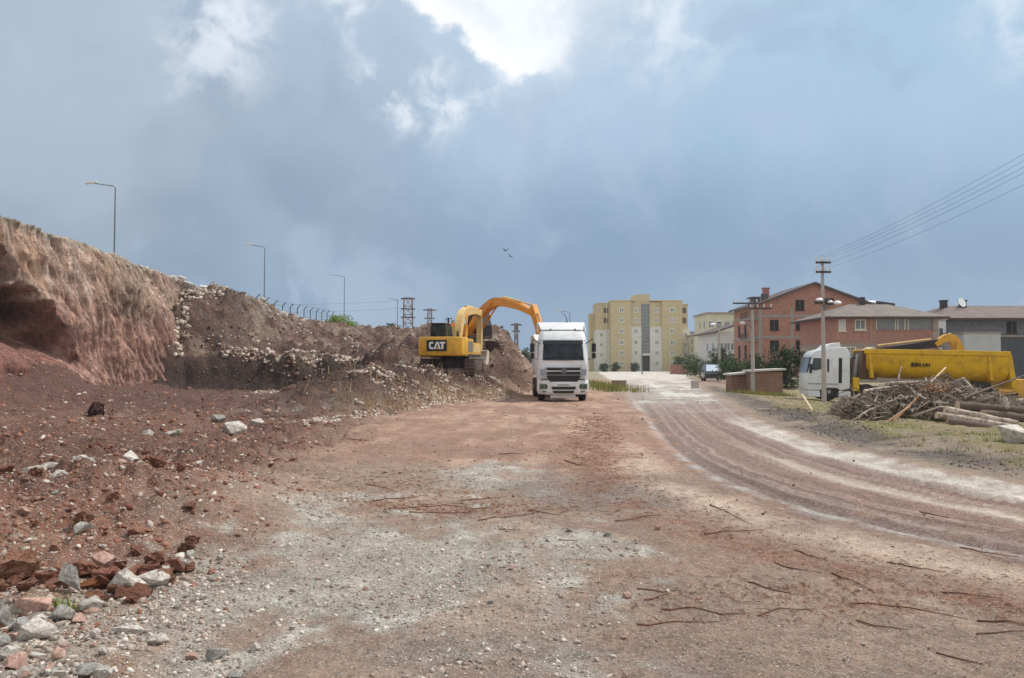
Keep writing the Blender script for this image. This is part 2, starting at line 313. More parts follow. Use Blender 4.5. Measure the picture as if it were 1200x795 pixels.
def ground_cols(x, y, z):
    n = x.size; c = np.empty((n, 3)); rough = np.full(n, .35); wet = np.zeros(n)
    A = lambda r, g, b: np.array(lin(r, g, b))
    def blend(col, f): c[:] = c * (1 - f[:, None]) + np.asarray(col) * f[:, None]
    f1 = fbm(x * .6, y * .6, 5, 71, .6); f2 = fbm(x * 2.4, y * 2.4, 4, 75, .6); f3 = fbm(x * .12, y * .12, 3, 79); f4 = fbm(x * 1.1, y * .5, 4, 83, .6)
    c[:] = A(164, 138, 121)
    blend(A(162, 126, 106), sm(.3 + f1 * .5))
    blend(A(198, 172, 154), sm(f4 * .6) * .6)
    # far flat land
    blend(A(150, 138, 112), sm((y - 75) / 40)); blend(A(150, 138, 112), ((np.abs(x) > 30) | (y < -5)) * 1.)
    # left spoil
    left = sm((-x - 1.8 - .12 * np.maximum(y - 8, 0) * (y < 30) - 2.6 * sm((y - 30) / 8) + .9 * f1) / 2.0) * (x > -40)
    blend(A(150, 106, 88), left); blend(A(110, 72, 60), left * sm(f1 * .7)); blend(A(178, 146, 128), left * sm(f2 * .7 - .1) * .6)
    blend(A(112, 74, 64), sm((-x - 7) / 5) * sm((y - 26) / 8) * sm((54 - y) / 4) * .85)
    rough += .25 * left
    # red, freshly driven earth in the middle distance
    mid = sm((y - 11.5 + 1.2 * f1) / 3) * sm((-(x - 4.4 - .045 * y)) / 1.5) * (1 - left) * sm((70 - y) / 12)
    blend(A(178, 136, 114), mid * .8); blend(A(202, 168, 146), mid * sm(f4 * 1.3) * .7); blend(A(148, 118, 102), mid * sm(-f4 * 1.3) * .5)
    st = np.sin((x - .055 * y + .35 * f3) * 9 + 1.5 * f1); blend(A(150, 112, 94), mid * sm(st) * .4)
    # grey gravel patches
    g = 1.15 - ell(x, y, -.75, 12.3, .95, 1.9) + .6 * f1 + .25 * f2
    g2 = 1.2 - ell(x, y, -.75, 6.9, 1.75, 2.6) + .65 * f1 + .3 * f2
    g3 = 1.1 - ell(x, y, -2.6, 5.2, 1.5, 1.7) + .5 * f1 + .3 * f2
    g4 = 1.0 - ell(x, y, -2.2, 9.3, .8, 1.8) + .5 * f1 + .3 * f2
    gr = np.clip(sm(g * 1.3) + sm(g2 * 1.2) + sm(g3 * 1.4) + .7 * sm(g4), 0, 1)
    gr = gr * (1 - .75 * sm(f4 * 1.3 - .25))
    blend(A(186, 177, 165), gr * .9); rough += .55 * gr
    blend(A(218, 211, 200), gr * sm(f2 * .8 - .1) * .8)
    dkk = sm(1.3 - ell(x, y, 1.1, 10.6, 1.1, 1.7) + .5 * f1) + sm(1.1 - ell(x, y, 1.6, 4.6, 1.3, .7) + .6 * f1) + .7 * sm(1 - ell(x, y, -.5, 4.9, .9, .5) + .5 * f1)
    blend(A(138, 126, 118), np.clip(dkk, 0, 1) * .75); rough += .2 * np.clip(dkk, 0, 1)
    ob = sm((-x - 1.7 + .4 * f1) / .8) * sm((7.6 - y) / 1.5) * (x > -8); blend(A(158, 116, 90), ob * sm(f2 * 1.1 + .15) * .8); blend(A(122, 92, 76), ob * sm(-f2 * 1.2 - .2) * .7)
    # orange-brown clay and bark trail beside the road
    ins, a, b, t = road_t(x, y); dl = a; out = ~ins
    cl_ = np.exp(-((dl - 1.2 - .3 * f3 - .28 * f1) / .42) ** 2) * out * sm((24 - y) / 6)
    blend(A(146, 104, 82), np.clip(cl_ * (.8 + .9 * f2), 0, 1) * .8)
    cl2 = sm(.9 - ell(x, y, -1.7, 11.5, 1.5, 1.3) + .6 * f1) * .7; blend(A(150, 106, 82), cl2 * .7)
    cl3 = sm(.75 - ell(x, y, 2.0, 5.8, 1.6, .35, -.3) + .7 * f1) + sm(.8 - ell(x, y, -.3, 9.3, 1.8, .35) + .6 * f1); blend(A(148, 100, 78), np.clip(cl3, 0, 1) * .65)
    # pale strip between clay trail and road
    pl = np.exp(-((dl - .42 - .1 * f1) / .36) ** 2) * out * sm((18 - y) / 5) * sm(.75 + f1)
    blend(A(222, 196, 176), np.clip(pl, 0, 1) * .8)
    # road
    e = sm(a / .7 + .8 * f2 + .3 * f1) * sm(b / .35 + .35 * f2) * ins
    s = np.interp(y, [0, 3, 9, 30, 200], [0, .1, .3, .6, 1])
    wob = t + .016 * f1
    lane = fbm(wob * 17, s * 2.2, 4, 91, .7); lane2 = fbm(wob * 40, s * 3, 3, 95, .7)
    rc = A(154, 122, 108)[None] * np.ones((n, 1)); 
    def rb(col, f): rc[:] = rc * (1 - f[:, None]) + np.asarray(col) * f[:, None]
    rb(A(128, 101, 90), sm(lane * 1.1 + .25 * f2) * .85); rb(A(192, 170, 156), sm(lane2 * .9 - .1) * .7)
    rb(A(126, 104, 98), np.exp(-((t - .14) / .07) ** 2) * .7); rb(A(196, 188, 184), np.exp(-((t - .09 - .012 * f1) / .035) ** 2) * (.55 + .35 * sm(f2 + .4)))
    rb(A(226, 208, 190), np.exp(-((t - .52 - .012 * f1) / .045) ** 2) * sm((20 - y) / 8) * .8)
    rb(A(226, 214, 201), sm((t - .70 + .03 * f1) / .10) * sm((30 - y) / 9) * (.55 + .45 * sm(f2 + .5)))  # right-hand band: white dust, with the wet road's sheen painted in
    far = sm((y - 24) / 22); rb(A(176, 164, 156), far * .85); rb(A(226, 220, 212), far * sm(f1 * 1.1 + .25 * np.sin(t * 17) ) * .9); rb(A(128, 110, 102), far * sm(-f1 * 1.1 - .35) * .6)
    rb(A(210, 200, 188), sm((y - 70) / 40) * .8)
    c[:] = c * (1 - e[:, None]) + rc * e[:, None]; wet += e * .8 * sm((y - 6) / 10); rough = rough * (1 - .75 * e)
    # black churned mud and grass verge right of the road
    vr = out * sm((x - np.interp(y, [0, 8, 11, 15.5, 22, 30, 58], [22, 9, 7.3, 6.75, 7.2, 8.8, 14]) + .2) / .5) * sm((75 - y) / 15) * (y > 5)
    blend(A(158, 140, 122), vr * .9)
    md = vr * np.exp(-((b - 1.1 - .3 * f1) / .75) ** 2) * sm(1.2 + f1) * sm((y - 11) / 4); blend(A(88, 78, 72), np.clip(md * 1.2, 0, 1) * .9)
    gs = vr * sm((b - 1.5 + .7 * f1) / .9) * sm(.75 + f2 * .5); blend(A(140, 126, 74), gs * .85); blend(A(122, 120, 58), gs * sm(f1) * .7)
    gl_ = sm(1.2 - ell(x, y, 7.0, 62, 2.2, 13) + .4 * f1) * out; blend(A(148, 140, 74), gl_ * .9)
    # spoil hill
    hw = sm((y - benchline(x) + .5) / 1.5) * (1 - sm((x + 1.5) / 5)) * (x > -40)
    blend(A(142, 106, 90), hw); blend(A(188, 162, 142), hw * sm(f1 * 1.2 - .05)); blend(A(104, 72, 62), hw * sm(-f1 - .2)); blend(A(176, 164, 150), hw * sm(f2 * .8 - .3) * .8)
    fresh_shade = np.exp(-((y - benchline(x) - .5) / 1.3) ** 2) * sm((-x - 8) / 2) * (x > -22); blend(A(70, 47, 42), np.clip(fresh_shade * 1.3, 0, 1) * .92)  # bench face: fresh dark soil, with the ledge's shade painted in
    fr2 = np.exp(-(ell(x, y, -9.5, 58, 3.4, 3.6) ** 2)); blend(A(88, 58, 52), np.clip(fr2 * 1.2, 0, 1) * .85)
    cr = sm((y - 54) / 8) * sm((-x - 16) / 4) * hw; blend(A(200, 186, 168), cr * sm(.5 + f2) * .9)
    mm = mound(x, y) * (y < 50); blend(A(124, 92, 80), sm(mm * 1.5)); blend(A(88, 62, 55), sm(mm * 2 - .8) * sm(f1 + .45)); blend(A(166, 152, 140), sm(mm * 4) * sm((.6 - mm) * 3) * sm(f2 + .3) * .8)
    gw = sm((y - 45) / 4) * sm((50 - y) / 2) * sm((x + 11) / 2) * sm((-x - 4.8) / 1.5); blend(A(196, 184, 168), gw * sm(.4 + f2) * .9)
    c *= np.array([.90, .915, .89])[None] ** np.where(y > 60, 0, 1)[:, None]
    return np.clip(c, .01, .9), np.clip(rough, 0, 1), wet

def set_attr(me, name, data, typ='FLOAT'):
    a = me.attributes.new(name, 'FLOAT_COLOR' if typ == 'C' else 'FLOAT', 'POINT')
    if typ == 'C':
        d = np.ones((len(data), 4), np.float32); d[:, :3] = data; a.data.foreach_set('color', d.ravel())
    else: a.data.foreach_set('value', np.asarray(data, np.float32))
def grid_mesh(name, V, faces, attrs, material, smooth=True):
    used = np.unique(faces); mp = np.full(len(V), -1); mp[used] = np.arange(len(used)); f = mp[faces]; V = V[used]
    me = bpy.data.meshes.new(name); me.vertices.add(len(V)); me.vertices.foreach_set('co', V.astype(np.float32).ravel())
    me.loops.add(f.size); me.loops.foreach_set('vertex_index', f.ravel().astype(np.int32))
    me.polygons.add(len(f)); me.polygons.foreach_set('loop_start', np.arange(0, f.size, 4, dtype=np.int32))
    me.polygons.foreach_set('use_smooth', np.full(len(f), smooth)); me.update(calc_edges=True); me.validate()
    for k, d in attrs.items(): set_attr(me, k, d[used], 'C' if d.ndim == 2 else 'F')
    me.materials.append(material); o = bpy.data.objects.new(name, me); C.objects.link(o); return o

SOIL = soil_mat('earth'); CLIFF = soil_mat('cut_earth', True)
ang = np.r_[np.arange(-180, -46, 6.), np.arange(-46, -38, .6), np.arange(-38, 38, .155), np.arange(38, 46, .6), np.arange(46, 180, 6.)]
ang = np.radians(ang)
rows = [.6, 1.5, 2.4, 3.0]; py = 1581 / 3.2 + HOR
while True:
    D = 1581 / (py - HOR); nd = 1581 / (py - 1.35 - HOR)
    if nd - D > .33: break
    rows.append(D); py -= 1.35
while D < 84: rows.append(D); D += .33
while D < 4500: rows.append(D); D *= 1.07
rows = np.array(rows); na, nr = len(ang), len(rows)
GX = (np.sin(ang)[None] * rows[:, None]).ravel(); GY = (np.cos(ang)[None] * rows[:, None]).ravel()
GZ = terr(GX, GY)
ins, ra, rb_, rt = road_t(GX, GY)
GZ -= ins * .05 * sm(np.minimum(ra, rb_) / .6) - ins * .025 * sm(np.minimum(ra, rb_) / .5) * fbm(rt * 30, GY * .06, 3, 97, .7)
far = np.hypot(GX, GY) > 330; GZ[far] = -.2
V = np.c_[GX, GY, GZ]
i = np.arange(nr - 1)[:, None]; j = np.arange(na)[None]; jn = (j + 1) % na
FC = np.stack([i * na + j, i * na + jn, (i + 1) * na + jn, (i + 1) * na + j], -1).reshape(-1, 4)[:, ::-1]
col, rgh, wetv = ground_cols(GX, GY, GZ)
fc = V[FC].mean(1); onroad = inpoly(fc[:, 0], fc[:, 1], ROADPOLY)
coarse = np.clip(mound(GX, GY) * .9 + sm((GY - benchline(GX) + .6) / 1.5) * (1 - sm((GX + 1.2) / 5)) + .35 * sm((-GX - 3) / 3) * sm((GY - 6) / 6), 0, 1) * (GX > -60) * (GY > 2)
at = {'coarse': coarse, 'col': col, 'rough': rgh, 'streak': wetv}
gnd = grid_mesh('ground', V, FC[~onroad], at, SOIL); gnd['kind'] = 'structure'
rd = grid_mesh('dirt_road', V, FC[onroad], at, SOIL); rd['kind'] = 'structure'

# ------------------------------------------------------------------ cut bank on the left
ys = np.r_[np.arange(2, 28, .5), np.arange(28, 62, .07), np.arange(62, 152, .5)]
vs = np.linspace(0, 1, 104)
YY, VV = np.meshgrid(ys, vs, indexing='ij'); HH = topz(YY) + .12 * fbm(YY * .7, YY * 0, 4, 3)
ZZ = VV * (HH + .4) - .4
sl_ = .16 * ZZ + .05 * np.maximum(ZZ - 5, 0)
XX = -21.3 - sl_ * 1.6 + .45 * fbm(YY * .28, ZZ * .3, 3, 11) + .2 * fbm(YY * .7, ZZ * .3, 4, 15, .55) + .13 * fbm(YY * 3.0, ZZ * .22, 3, 19, .6) + .06 * np.abs(fbm(YY * 2.6, ZZ * 1.4, 3, 23, .65)) + .05 * fbm(YY * 6.5, ZZ * 1.0, 2, 24, .6)
msk = sm((YY - 38) / 2) * sm((54 - YY) / 6) * sm((6.6 - ZZ) / 2.0)
ph = (YY + .22 * ZZ + .22 * fbm(YY * .5, ZZ * .4, 3, 27)) / .44
XX += msk * (.13 + .14 * sm(.5 + vnoise(YY * .6, ZZ * .5, 29))) * (np.abs(np.sin(math.pi * ph)) - .5) * 1.6
upm = sm((ZZ - 3.5) / 2) * sm((56 - YY) / 5); XX += upm * .3 * np.abs(fbm(YY * 2.2, ZZ * .3, 3, 33, .65)) - upm * .1
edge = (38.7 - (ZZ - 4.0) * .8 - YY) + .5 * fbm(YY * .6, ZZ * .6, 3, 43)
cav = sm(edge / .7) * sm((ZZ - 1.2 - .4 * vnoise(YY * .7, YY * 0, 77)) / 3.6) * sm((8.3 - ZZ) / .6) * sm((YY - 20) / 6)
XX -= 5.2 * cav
XX += .9 * sm((VV - .97) / .03) * 0
bk = np.array([-23.9, -25, -28, -34, -50, -110.])
XB = np.repeat(bk[None], len(ys), 0); XB[:, 0] = XX[:, -1] - .5; YB = np.repeat(ys[:, None], len(bk), 1)
ZB = topz(YB) + .12 * fbm(YB * .7, YB * 0, 4, 3) + .18 * fbm(XB * .8, YB * .8, 3, 47) + np.array([.12, .1, -.1, -.2, -.4, -.6])[None]
XA, YA, ZA = np.c_[XX, XB], np.c_[YY, YB], np.c_[ZZ, ZB]
nv = XA.shape[1]; VA = np.c_[XA.ravel(), YA.ravel(), ZA.ravel()]
i = np.arange(len(ys) - 1)[:, None]; j = np.arange(nv - 1)[None]
FA = np.stack([i * nv + j, i * nv + j + 1, (i + 1) * nv + j + 1, (i + 1) * nv + j], -1).reshape(-1, 4)[:, ::-1]
t_ = (ZA / topz(YA)).ravel(); yf, zf = YA.ravel(), ZA.ravel()
cc = np.empty((len(VA), 3))
A = lambda r, g, b: np.array(lin(r, g, b))
def bl(col, f): cc[:] = cc * (1 - f[:, None]) + np.asarray(col) * f[:, None]
q1 = fbm(yf * .45, zf * .5, 4, 101, .6); q2 = fbm(yf * 2.6, zf * .35, 4, 105, .65); q3 = fbm(yf * 2, zf * 2, 4, 109, .6)
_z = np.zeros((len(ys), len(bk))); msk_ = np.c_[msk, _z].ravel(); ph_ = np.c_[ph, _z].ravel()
cc[:] = A(152, 104, 90)
bl(A(204, 172, 152), sm((t_ - .4 + .16 * q1) / .25)); bl(A(152, 104, 92), sm(q2 - .1) * sm((.65 - t_) * 3) * .9); bl(A(206, 164, 146), np.clip(msk_ * 1.2, 0, 1) * sm(np.sin(2 * math.pi * ph_) * 1.2 + .3) * .85); bl(A(84, 52, 46), np.clip(msk_, 0, 1) * sm(-np.sin(2 * math.pi * ph_) * 1.5 - .6) * .7)  # tooth grooves: their light and shade painted as pale and dark stripes
bl(A(206, 190, 174), sm(q2 + .05) * sm((t_ - .4) * 3) * .7); bl(A(146, 114, 98), sm(-q2 - .05) * sm((t_ - .3) * 3) * .65)
bl(A(188, 146, 112), sm(q1 * 1.2 - .15) * sm((t_ - .5) * 4) * .45); bl(A(158, 134, 116), sm((yf - 43) / 3) * sm((t_ - .4) * 4) * sm(.6 + q1) * .6)
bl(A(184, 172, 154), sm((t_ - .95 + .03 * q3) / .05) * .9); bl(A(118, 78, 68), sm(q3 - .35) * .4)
bl(A(66, 44, 40), np.clip(np.c_[sm(cav * 2.2) * sm((ZZ - 3.3) / .8), np.zeros((len(ys), len(bk)))].ravel(), 0, 1) * .96)  # recess: dark soil colour deepened to paint in its shade
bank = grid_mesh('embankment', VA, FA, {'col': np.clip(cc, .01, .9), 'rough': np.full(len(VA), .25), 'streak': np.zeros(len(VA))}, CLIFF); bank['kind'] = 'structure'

# ------------------------------------------------------------------ mesh helpers
class MB:
    def __init__(s): s.v = []; s.f = []; s.mi = []; s.cur = 0
    def add(s, vs, fs, M=None):
        o = len(s.v); s.v += [tuple(M @ Vector(q)) if M else tuple(q) for q in vs]
        s.f += [tuple(k + o for k in f) for f in fs]; s.mi += [s.cur] * len(fs); return s
    def box(s, x0, x1, y0, y1, z0, z1, M=None):
        v = [(x, y, z) for z in (z0, z1) for x, y in ((x0, y0), (x1, y0), (x1, y1), (x0, y1))]
        return s.add(v, [(3, 2, 1, 0), (4, 5, 6, 7), (0, 1, 5, 4), (1, 2, 6, 5), (2, 3, 7, 6), (3, 0, 4, 7)], M)
    def prism(s, pts, axis, a, b, M=None):
        n = len(pts)
        def P(p, h): return {'x': (h, p[0], p[1]), 'y': (p[0], h, p[1]), 'z': (p[0], p[1], h)}[axis]
        v = [P(p, a) for p in pts] + [P(p, b) for p in pts]
        return s.add(v, [tuple(range(n))[::-1], tuple(range(n, 2 * n))] + [(i, (i + 1) % n, n + (i + 1) % n, n + i) for i in range(n)], M)
    def loft(s, secs, cap=True, M=None):
        n = len(secs[0]); v = [p for q in secs for p in q]; f = []
        for k in range(len(secs) - 1):
            for i in range(n): f.append((k * n + i, k * n + (i + 1) % n, (k + 1) * n + (i + 1) % n, (k + 1) * n + i))
        if cap: f += [tuple(range(n))[::-1], tuple(range((len(secs) - 1) * n, len(secs) * n))]
        return s.add(v, f, M)
    def tube(s, path, r, n=8, cap=True, M=None):
        path = [Vector(p) for p in path]; k = len(path); rr = r if isinstance(r, (list, tuple)) else [r] * k; secs = []
        ref = Vector((0, 0, 1)) if abs((path[-1] - path[0]).normalized().z) < .9 else Vector((1, 0, 0))
        for i, p in enumerate(path):
            d = (path[min(i + 1, k - 1)] - path[max(i - 1, 0)]).normalized(); a = d.cross(ref).normalized(); b = a.cross(d)
            secs.append([p + (a * math.cos(2 * math.pi * q / n) + b * math.sin(2 * math.pi * q / n)) * rr[i] for q in range(n)])
        return s.loft(secs, cap, M)
    def disc(s, c, r, axis, h, n=20, M=None):
        return s.prism([(c[0] + r * math.cos(2 * math.pi * k / n), c[1] + r * math.sin(2 * math.pi * k / n)) for k in range(n)], axis, h[0], h[1], M)
    def build(s, name, mats, parent=None, bevel=0., smooth=False, seg=2):
        me = bpy.data.meshes.new(name); me.from_pydata(s.v, [], s.f)
        for m in (mats if isinstance(mats, (list, tuple)) else [mats]): me.materials.append(m)
        me.polygons.foreach_set('material_index', s.mi)
        import bmesh
        bm = bmesh.new(); bm.from_mesh(me); bmesh.ops.recalc_face_normals(bm, faces=bm.faces)
        if bevel: bmesh.ops.bevel(bm, geom=[e for e in bm.edges if len(e.link_faces) == 2 and e.calc_face_angle(0) > .5], offset=bevel, segments=seg, affect='EDGES', profile=.6, clamp_overlap=True)
        bm.to_mesh(me); bm.free()
        if smooth:
            me.polygons.foreach_set('use_smooth', [True] * len(me.polygons))
            try: me.set_sharp_from_angle(angle=R(38))
            except Exception: pass
        o = bpy.data.objects.new(name, me); C.objects.link(o)
        if parent: o.parent = parent
        return o
def tag(o, label, cat, group=None, kind=None):
    o['label'] = label; o['category'] = cat
    if group: o['group'] = group
    if kind: o['kind'] = kind
    return o
def thing(name, label, cat, loc, rz=0., group=None, rx=0., ry=0.):
    o = bpy.data.objects.new(name, None); C.objects.link(o); o.empty_display_size = .3
    o.location = loc; o.rotation_euler = (rx, ry, rz); return tag(o, label, cat, group)
def copy_tree(o, parent=None):
    c = o.copy(); C.objects.link(c); c.parent = parent
    for ch in list(o.children): copy_tree(ch, c)
    return c

WHITE = mat('white_paint', lin(228, 230, 230), .35, var=.06, scale=2, dirt=.4, dirtcol=lin(170, 150, 135), coat=.3)
WPLAS = mat('white_plastic', lin(225, 226, 224), .45, var=.05)
BLACK = mat('black_plastic', (.015, .015, .016), .5)
GREY = mat('grey_metal', lin(150, 152, 154), .45, .4, var=.1)
DGREY = mat('dark_steel', lin(62, 60, 60), .55, .3, var=.2, dirt=.5)
SILVER = mat('silver_trim', lin(150, 160, 172), .3, .6)
TYRE = mat('tyre_rubber', (.02, .019, .018), .85, dirt=.6, dirtcol=lin(120, 90, 76))
GLASS = mat('dark_glass', lin(44, 54, 60), .06, spec=.8)
GLASS2 = mat('cab_glass', lin(44, 56, 62), .08, spec=.35, col2=lin(18, 24, 28), scale=2.6)
LAMPG = mat('headlamp_glass', lin(104, 122, 112), .12, .3, spec=.8)
YEL = mat('yellow_paint', lin(226, 170, 52), .45, var=.12, dirt=.45, dirtcol=lin(160, 118, 70))
ORG = mat('orange_paint', lin(224, 146, 36), .42, var=.08, dirt=.3, dirtcol=lin(150, 104, 70))
BEDY = mat('dump_bed_yellow', lin(222, 176, 24), .48, var=.12, dirt=.5, dirtcol=lin(140, 100, 50))
CREAM = mat('worn_cream_paint', lin(218, 186, 120), .55, var=.18, dirt=.55, dirtcol=lin(190, 160, 120))
CONC = mat('concrete_grey', lin(176, 170, 162), .9, var=.14, bump=.3, bscale=14, dirt=.25, dirtcol=lin(130, 118, 108))

# ------------------------------------------------------------------ white lorry facing the camera
def wheel(parent, x, y, z, r, wd, axis='x'):
    m = MB(); n = 28; prof = [(-.5, .62), (-.5, .93), (-.36, 1), (.36, 1), (.5, .93), (.5, .62)]
    secs = []
    for a, q in prof:
        secs.append([((x + a * wd), y + q * r * math.cos(2 * math.pi * k / n), z + q * r * math.sin(2 * math.pi * k / n)) if axis == 'x' else
                     (x + q * r * math.cos(2 * math.pi * k / n), y + a * wd, z + q * r * math.sin(2 * math.pi * k / n)) for k in range(n)])
    m.loft(secs); o = m.build('wheel', TYRE, parent, smooth=True)
    m = MB(); e = wd * .5 - .02
    if axis == 'x': m.disc((y, z), r * .6, 'x', (x - e, x + e)); m.disc((y, z), r * .22, 'x', (x - e - .05, x + e + .05))
    else: m.disc((x, z), r * .6, 'y', (y - e, y + e)); m.disc((x, z), r * .22, 'y', (y - e - .05, y + e + .05))
    m.build('rim', GREY, o, bevel=.015); return o

TR = thing('lorry', 'white lorry facing forward with a tall roof spoiler and dark grille, loaded by the excavators', 'lorry', (2.39, 37.0, tz(2.4, 38) + .0))
zt = lambda p: (469 - p) / 25.2
xt = lambda q: (610 + q / 6.62 - 660) / 25.2         # from enlarged crop
# cab shell: lofted rings from bumper to roof (x half width, y front, z)
def ring(hw, yf, yb, z, ch=.22):
    return [(-hw, yf + ch, z), (-hw + ch * .75, yf + .03, z), (-hw * .45, yf - .05, z), (hw * .45, yf - .05, z), (hw - ch * .75, yf + .03, z), (hw, yf + ch, z), (hw, yb, z), (-hw, yb, z)]
m = MB(); m.loft([ring(1.17, .10, 2.1, .95), ring(1.19, .02, 2.1, 1.3), ring(1.19, .0, 2.1, 1.6), ring(1.17, .04, 2.1, 1.93), ring(1.12, .26, 2.1, 2.80), ring(1.10, .36, 2.1, 3.02), ring(1.05, .62, 2.08, 3.28), ring(.96, .95, 2.0, 3.36)])
body = m.build('cab', WHITE, TR, bevel=.02, smooth=True)
def front(x0, x1, z0, z1, yf, d=.05, taper=0.): # plate on the front of the cab
    m = MB(); m.prism([(x0 + taper, z0), (x1 - taper, z0), (x1, z1), (x0, z1)], 'y', yf - d, yf + .12); return m
m = MB(); # windscreen, wraps round
ws = lambda z, hw, yf: [(-hw, yf + .2, z), (-hw * .82, yf, z), (-hw * .4, yf - .075, z), (hw * .4, yf - .075, z), (hw * .82, yf, z), (hw, yf + .2, z), (hw, yf + .3, z), (-hw, yf + .3, z)]
m.loft([ws(1.93, 1.125, .02), ws(2.86, 1.06, .262)]); wsn = m.build('windscreen', GLASS2, TR, smooth=False)
m = MB(); m.loft([ws(2.68, 1.09, .2), ws(2.87, 1.07, .25)]); m.build('sun_visor', mat('visor_dark', lin(40, 48, 52), .3), TR)
m = MB(); m.tube([(-.9, -.03, 2.03), (.02, -.1, 2.10)], .012, 5); m.tube([(.05, -.1, 2.03), (.9, -.02, 2.12)], .012, 5); m.build('wiper', BLACK, TR)
m = MB(); m.box(.25, .4, .02, .3, 2.12, 2.24); m.build('dashboard_paper', WPLAS, TR) if False else None
for z0, z1 in ((1.46, 1.575), (1.27, 1.395)): front(-.76, .78, z0, z1, -.06).build('grille_slat', BLACK, TR, bevel=.012)
front(-.86, .86, 1.57, 1.60, -.055).build('grille_trim', SILVER, TR); front(-.80, .80, 1.405, 1.45, -.055).build('grille_trim', WHITE, TR)
m = MB(); m.disc((.02, 1.43), .125, 'y', (-.14, -.05), 28); em = m.build('emblem', DGREY, TR, bevel=.01)
m = MB(); n = 28
m.loft([[(.02 + r_ * math.cos(2 * math.pi * k / n), yy_, 1.43 + r_ * math.sin(2 * math.pi * k / n)) for k in range(n)] for r_, yy_ in ((.12, -.142), (.12, -.155), (.1, -.155), (.1, -.142))], False)
for k in range(3):
    a = math.pi / 2 + k * 2 * math.pi / 3; t1 = (.02 + .105 * math.cos(a), 1.43 + .105 * math.sin(a)); b1 = a + math.pi / 2
    m.prism([(.02 + .018 * math.cos(b1), 1.43 + .018 * math.sin(b1)), t1, (.02 - .018 * math.cos(b1), 1.43 - .018 * math.sin(b1))], 'y', -.155, -.143)
m.build('star_badge', SILVER, em)
front(-.80, .82, .93, 1.22, -.06, taper=.18).build('lower_grille', BLACK, TR, bevel=.015)
front(-1.1, 1.1, 1.035, 1.055, -.035).build('panel_gap', BLACK, TR)
# bumper
def bring(hw, yf, z): return [(-hw, yf + .34, z), (-hw + .2, yf + .04, z), (-hw * .4, yf - .06, z), (hw * .4, yf - .06, z), (hw - .2, yf + .04, z), (hw, yf + .34, z), (hw, .75, z), (-hw, .75, z)]
m = MB(); m.loft([bring(1.17, .02, .34), bring(1.21, -.05, .5), bring(1.21, -.05, .86), bring(1.2, -.02, 1.02)]); m.build('bumper', WHITE, TR, bevel=.02, smooth=True)
front(-.56, .58, .57, .70, -.1, taper=.04).build('bumper_slot', BLACK, TR, bevel=.01); front(-.5, .5, .40, .51, -.09, taper=.04).build('bumper_slot', BLACK, TR, bevel=.01)
front(-.28, .26, .735, .83, -.112, .02).build('licence_plate', mat('plate', lin(170, 172, 172), .5), TR)
for sx in (-1, 1):
    m = MB(); m.prism([(sx * .66, .58), (sx * 1.12, .58), (sx * 1.12, .84), (sx * .70, .84)], 'y', -.06, .2, None); hl = m.build('headlight', LAMPG, TR, bevel=.02)
    m = MB(); m.disc((sx * .80, .70), .07, 'y', (-.075, -.05)); m.disc((sx * .98, .70), .07, 'y', (-.075, -.05)); m.build('lens', GLASS, hl)
    m = MB(); m.prism([(sx * .8, .44), (sx * 1.0, .44), (sx * 1.0, .51), (sx * .8, .51)], 'y', -.06, .2); m.build('fog_lamp', LAMPG, TR, bevel=.01)
    m = MB(); m.prism([(sx * .74, 1.30), (sx * 1.07, 1.22), (sx * 1.1, 1.50), (sx * .74, 1.53)], 'y', -.035, .12); m.build('corner_vane', SILVER, TR, bevel=.02)
    m = MB(); m.tube([(sx * 1.1, .35, 2.72), (sx * 1.40, .2, 2.94), (sx * 1.44, .18, 2.66)], .025, 6); m.tube([(sx * 1.12, .35, 1.98), (sx * 1.42, .2, 2.0), (sx * 1.44, .18, 2.7)], .02, 6)
    mo = m.build('mirror_arm', BLACK, TR)
    m = MB(); m.box(sx * 1.44 - .10, sx * 1.44 + .10, .1, .24, 2.32, 2.72); m.box(sx * 1.44 - .09, sx * 1.44 + .09, .1, .24, 2.02, 2.27); m.build('mirror_housing', BLACK, mo, bevel=.035)
    m = MB(); m.prism([(.5, 2.05), (1.35, 2.05), (1.35, 2.7), (.62, 2.7)], 'x', sx * 1.125, sx * 1.165); dw = MB(); m.build('side_window', GLASS, TR)
    m = MB(); m.box(sx * 1.05 - .09, sx * 1.05 + .1, .45, 1.5, .35, .9); m.build('entry_step', DGREY, TR, bevel=.03)
# roof spoiler
m = MB(); sec = lambda hw, z, y0, y1: [(-hw, y0, z), (hw, y0, z), (hw, y1, z), (-hw, y1, z)]
m.loft([sec(.93, 3.30, 1.0, 2.05), sec(1.02, 3.40, .9, 2.1), sec(1.12, 3.74, 1.5, 2.2), sec(1.11, 3.79, 1.75, 2.2)]); m.build('roof_spoiler', WPLAS, TR, bevel=.03, smooth=True)
for sx in (-1, 1): m = MB(); m.prism([(1.2, 3.3), (2.15, 3.3), (2.2, 3.76), (1.8, 3.76)], 'x', sx * 1.125, sx * 1.16); m.build('spoiler_side_fin', WPLAS, TR, bevel=.01)
m = MB(); m.box(-.9, .9, .78, .86, 3.34, 3.37); m.box(-.6, -.52, .8, .86, 3.28, 3.42); m.build('roof_light_bar', GREY, TR)
for q in (-.55, .62): m = MB(); m.disc((q, .85), .045, 'z', (3.33, 3.43), 12); m.build('roof_marker', DGREY, TR)
m = MB(); m.tube([(.3, 1.7, 3.7), (.28, 1.65, 3.95), (.18, 1.5, 4.15), (.0, 1.4, 4.26)], [.03, .02, .014, .01], 6); m.build('antenna', BLACK, TR)
m = MB()
for sx in (-.42, .42): m.box(sx - .05, sx + .05, .4, 9.0, .7, .98)
m.build('chassis', DGREY, TR)
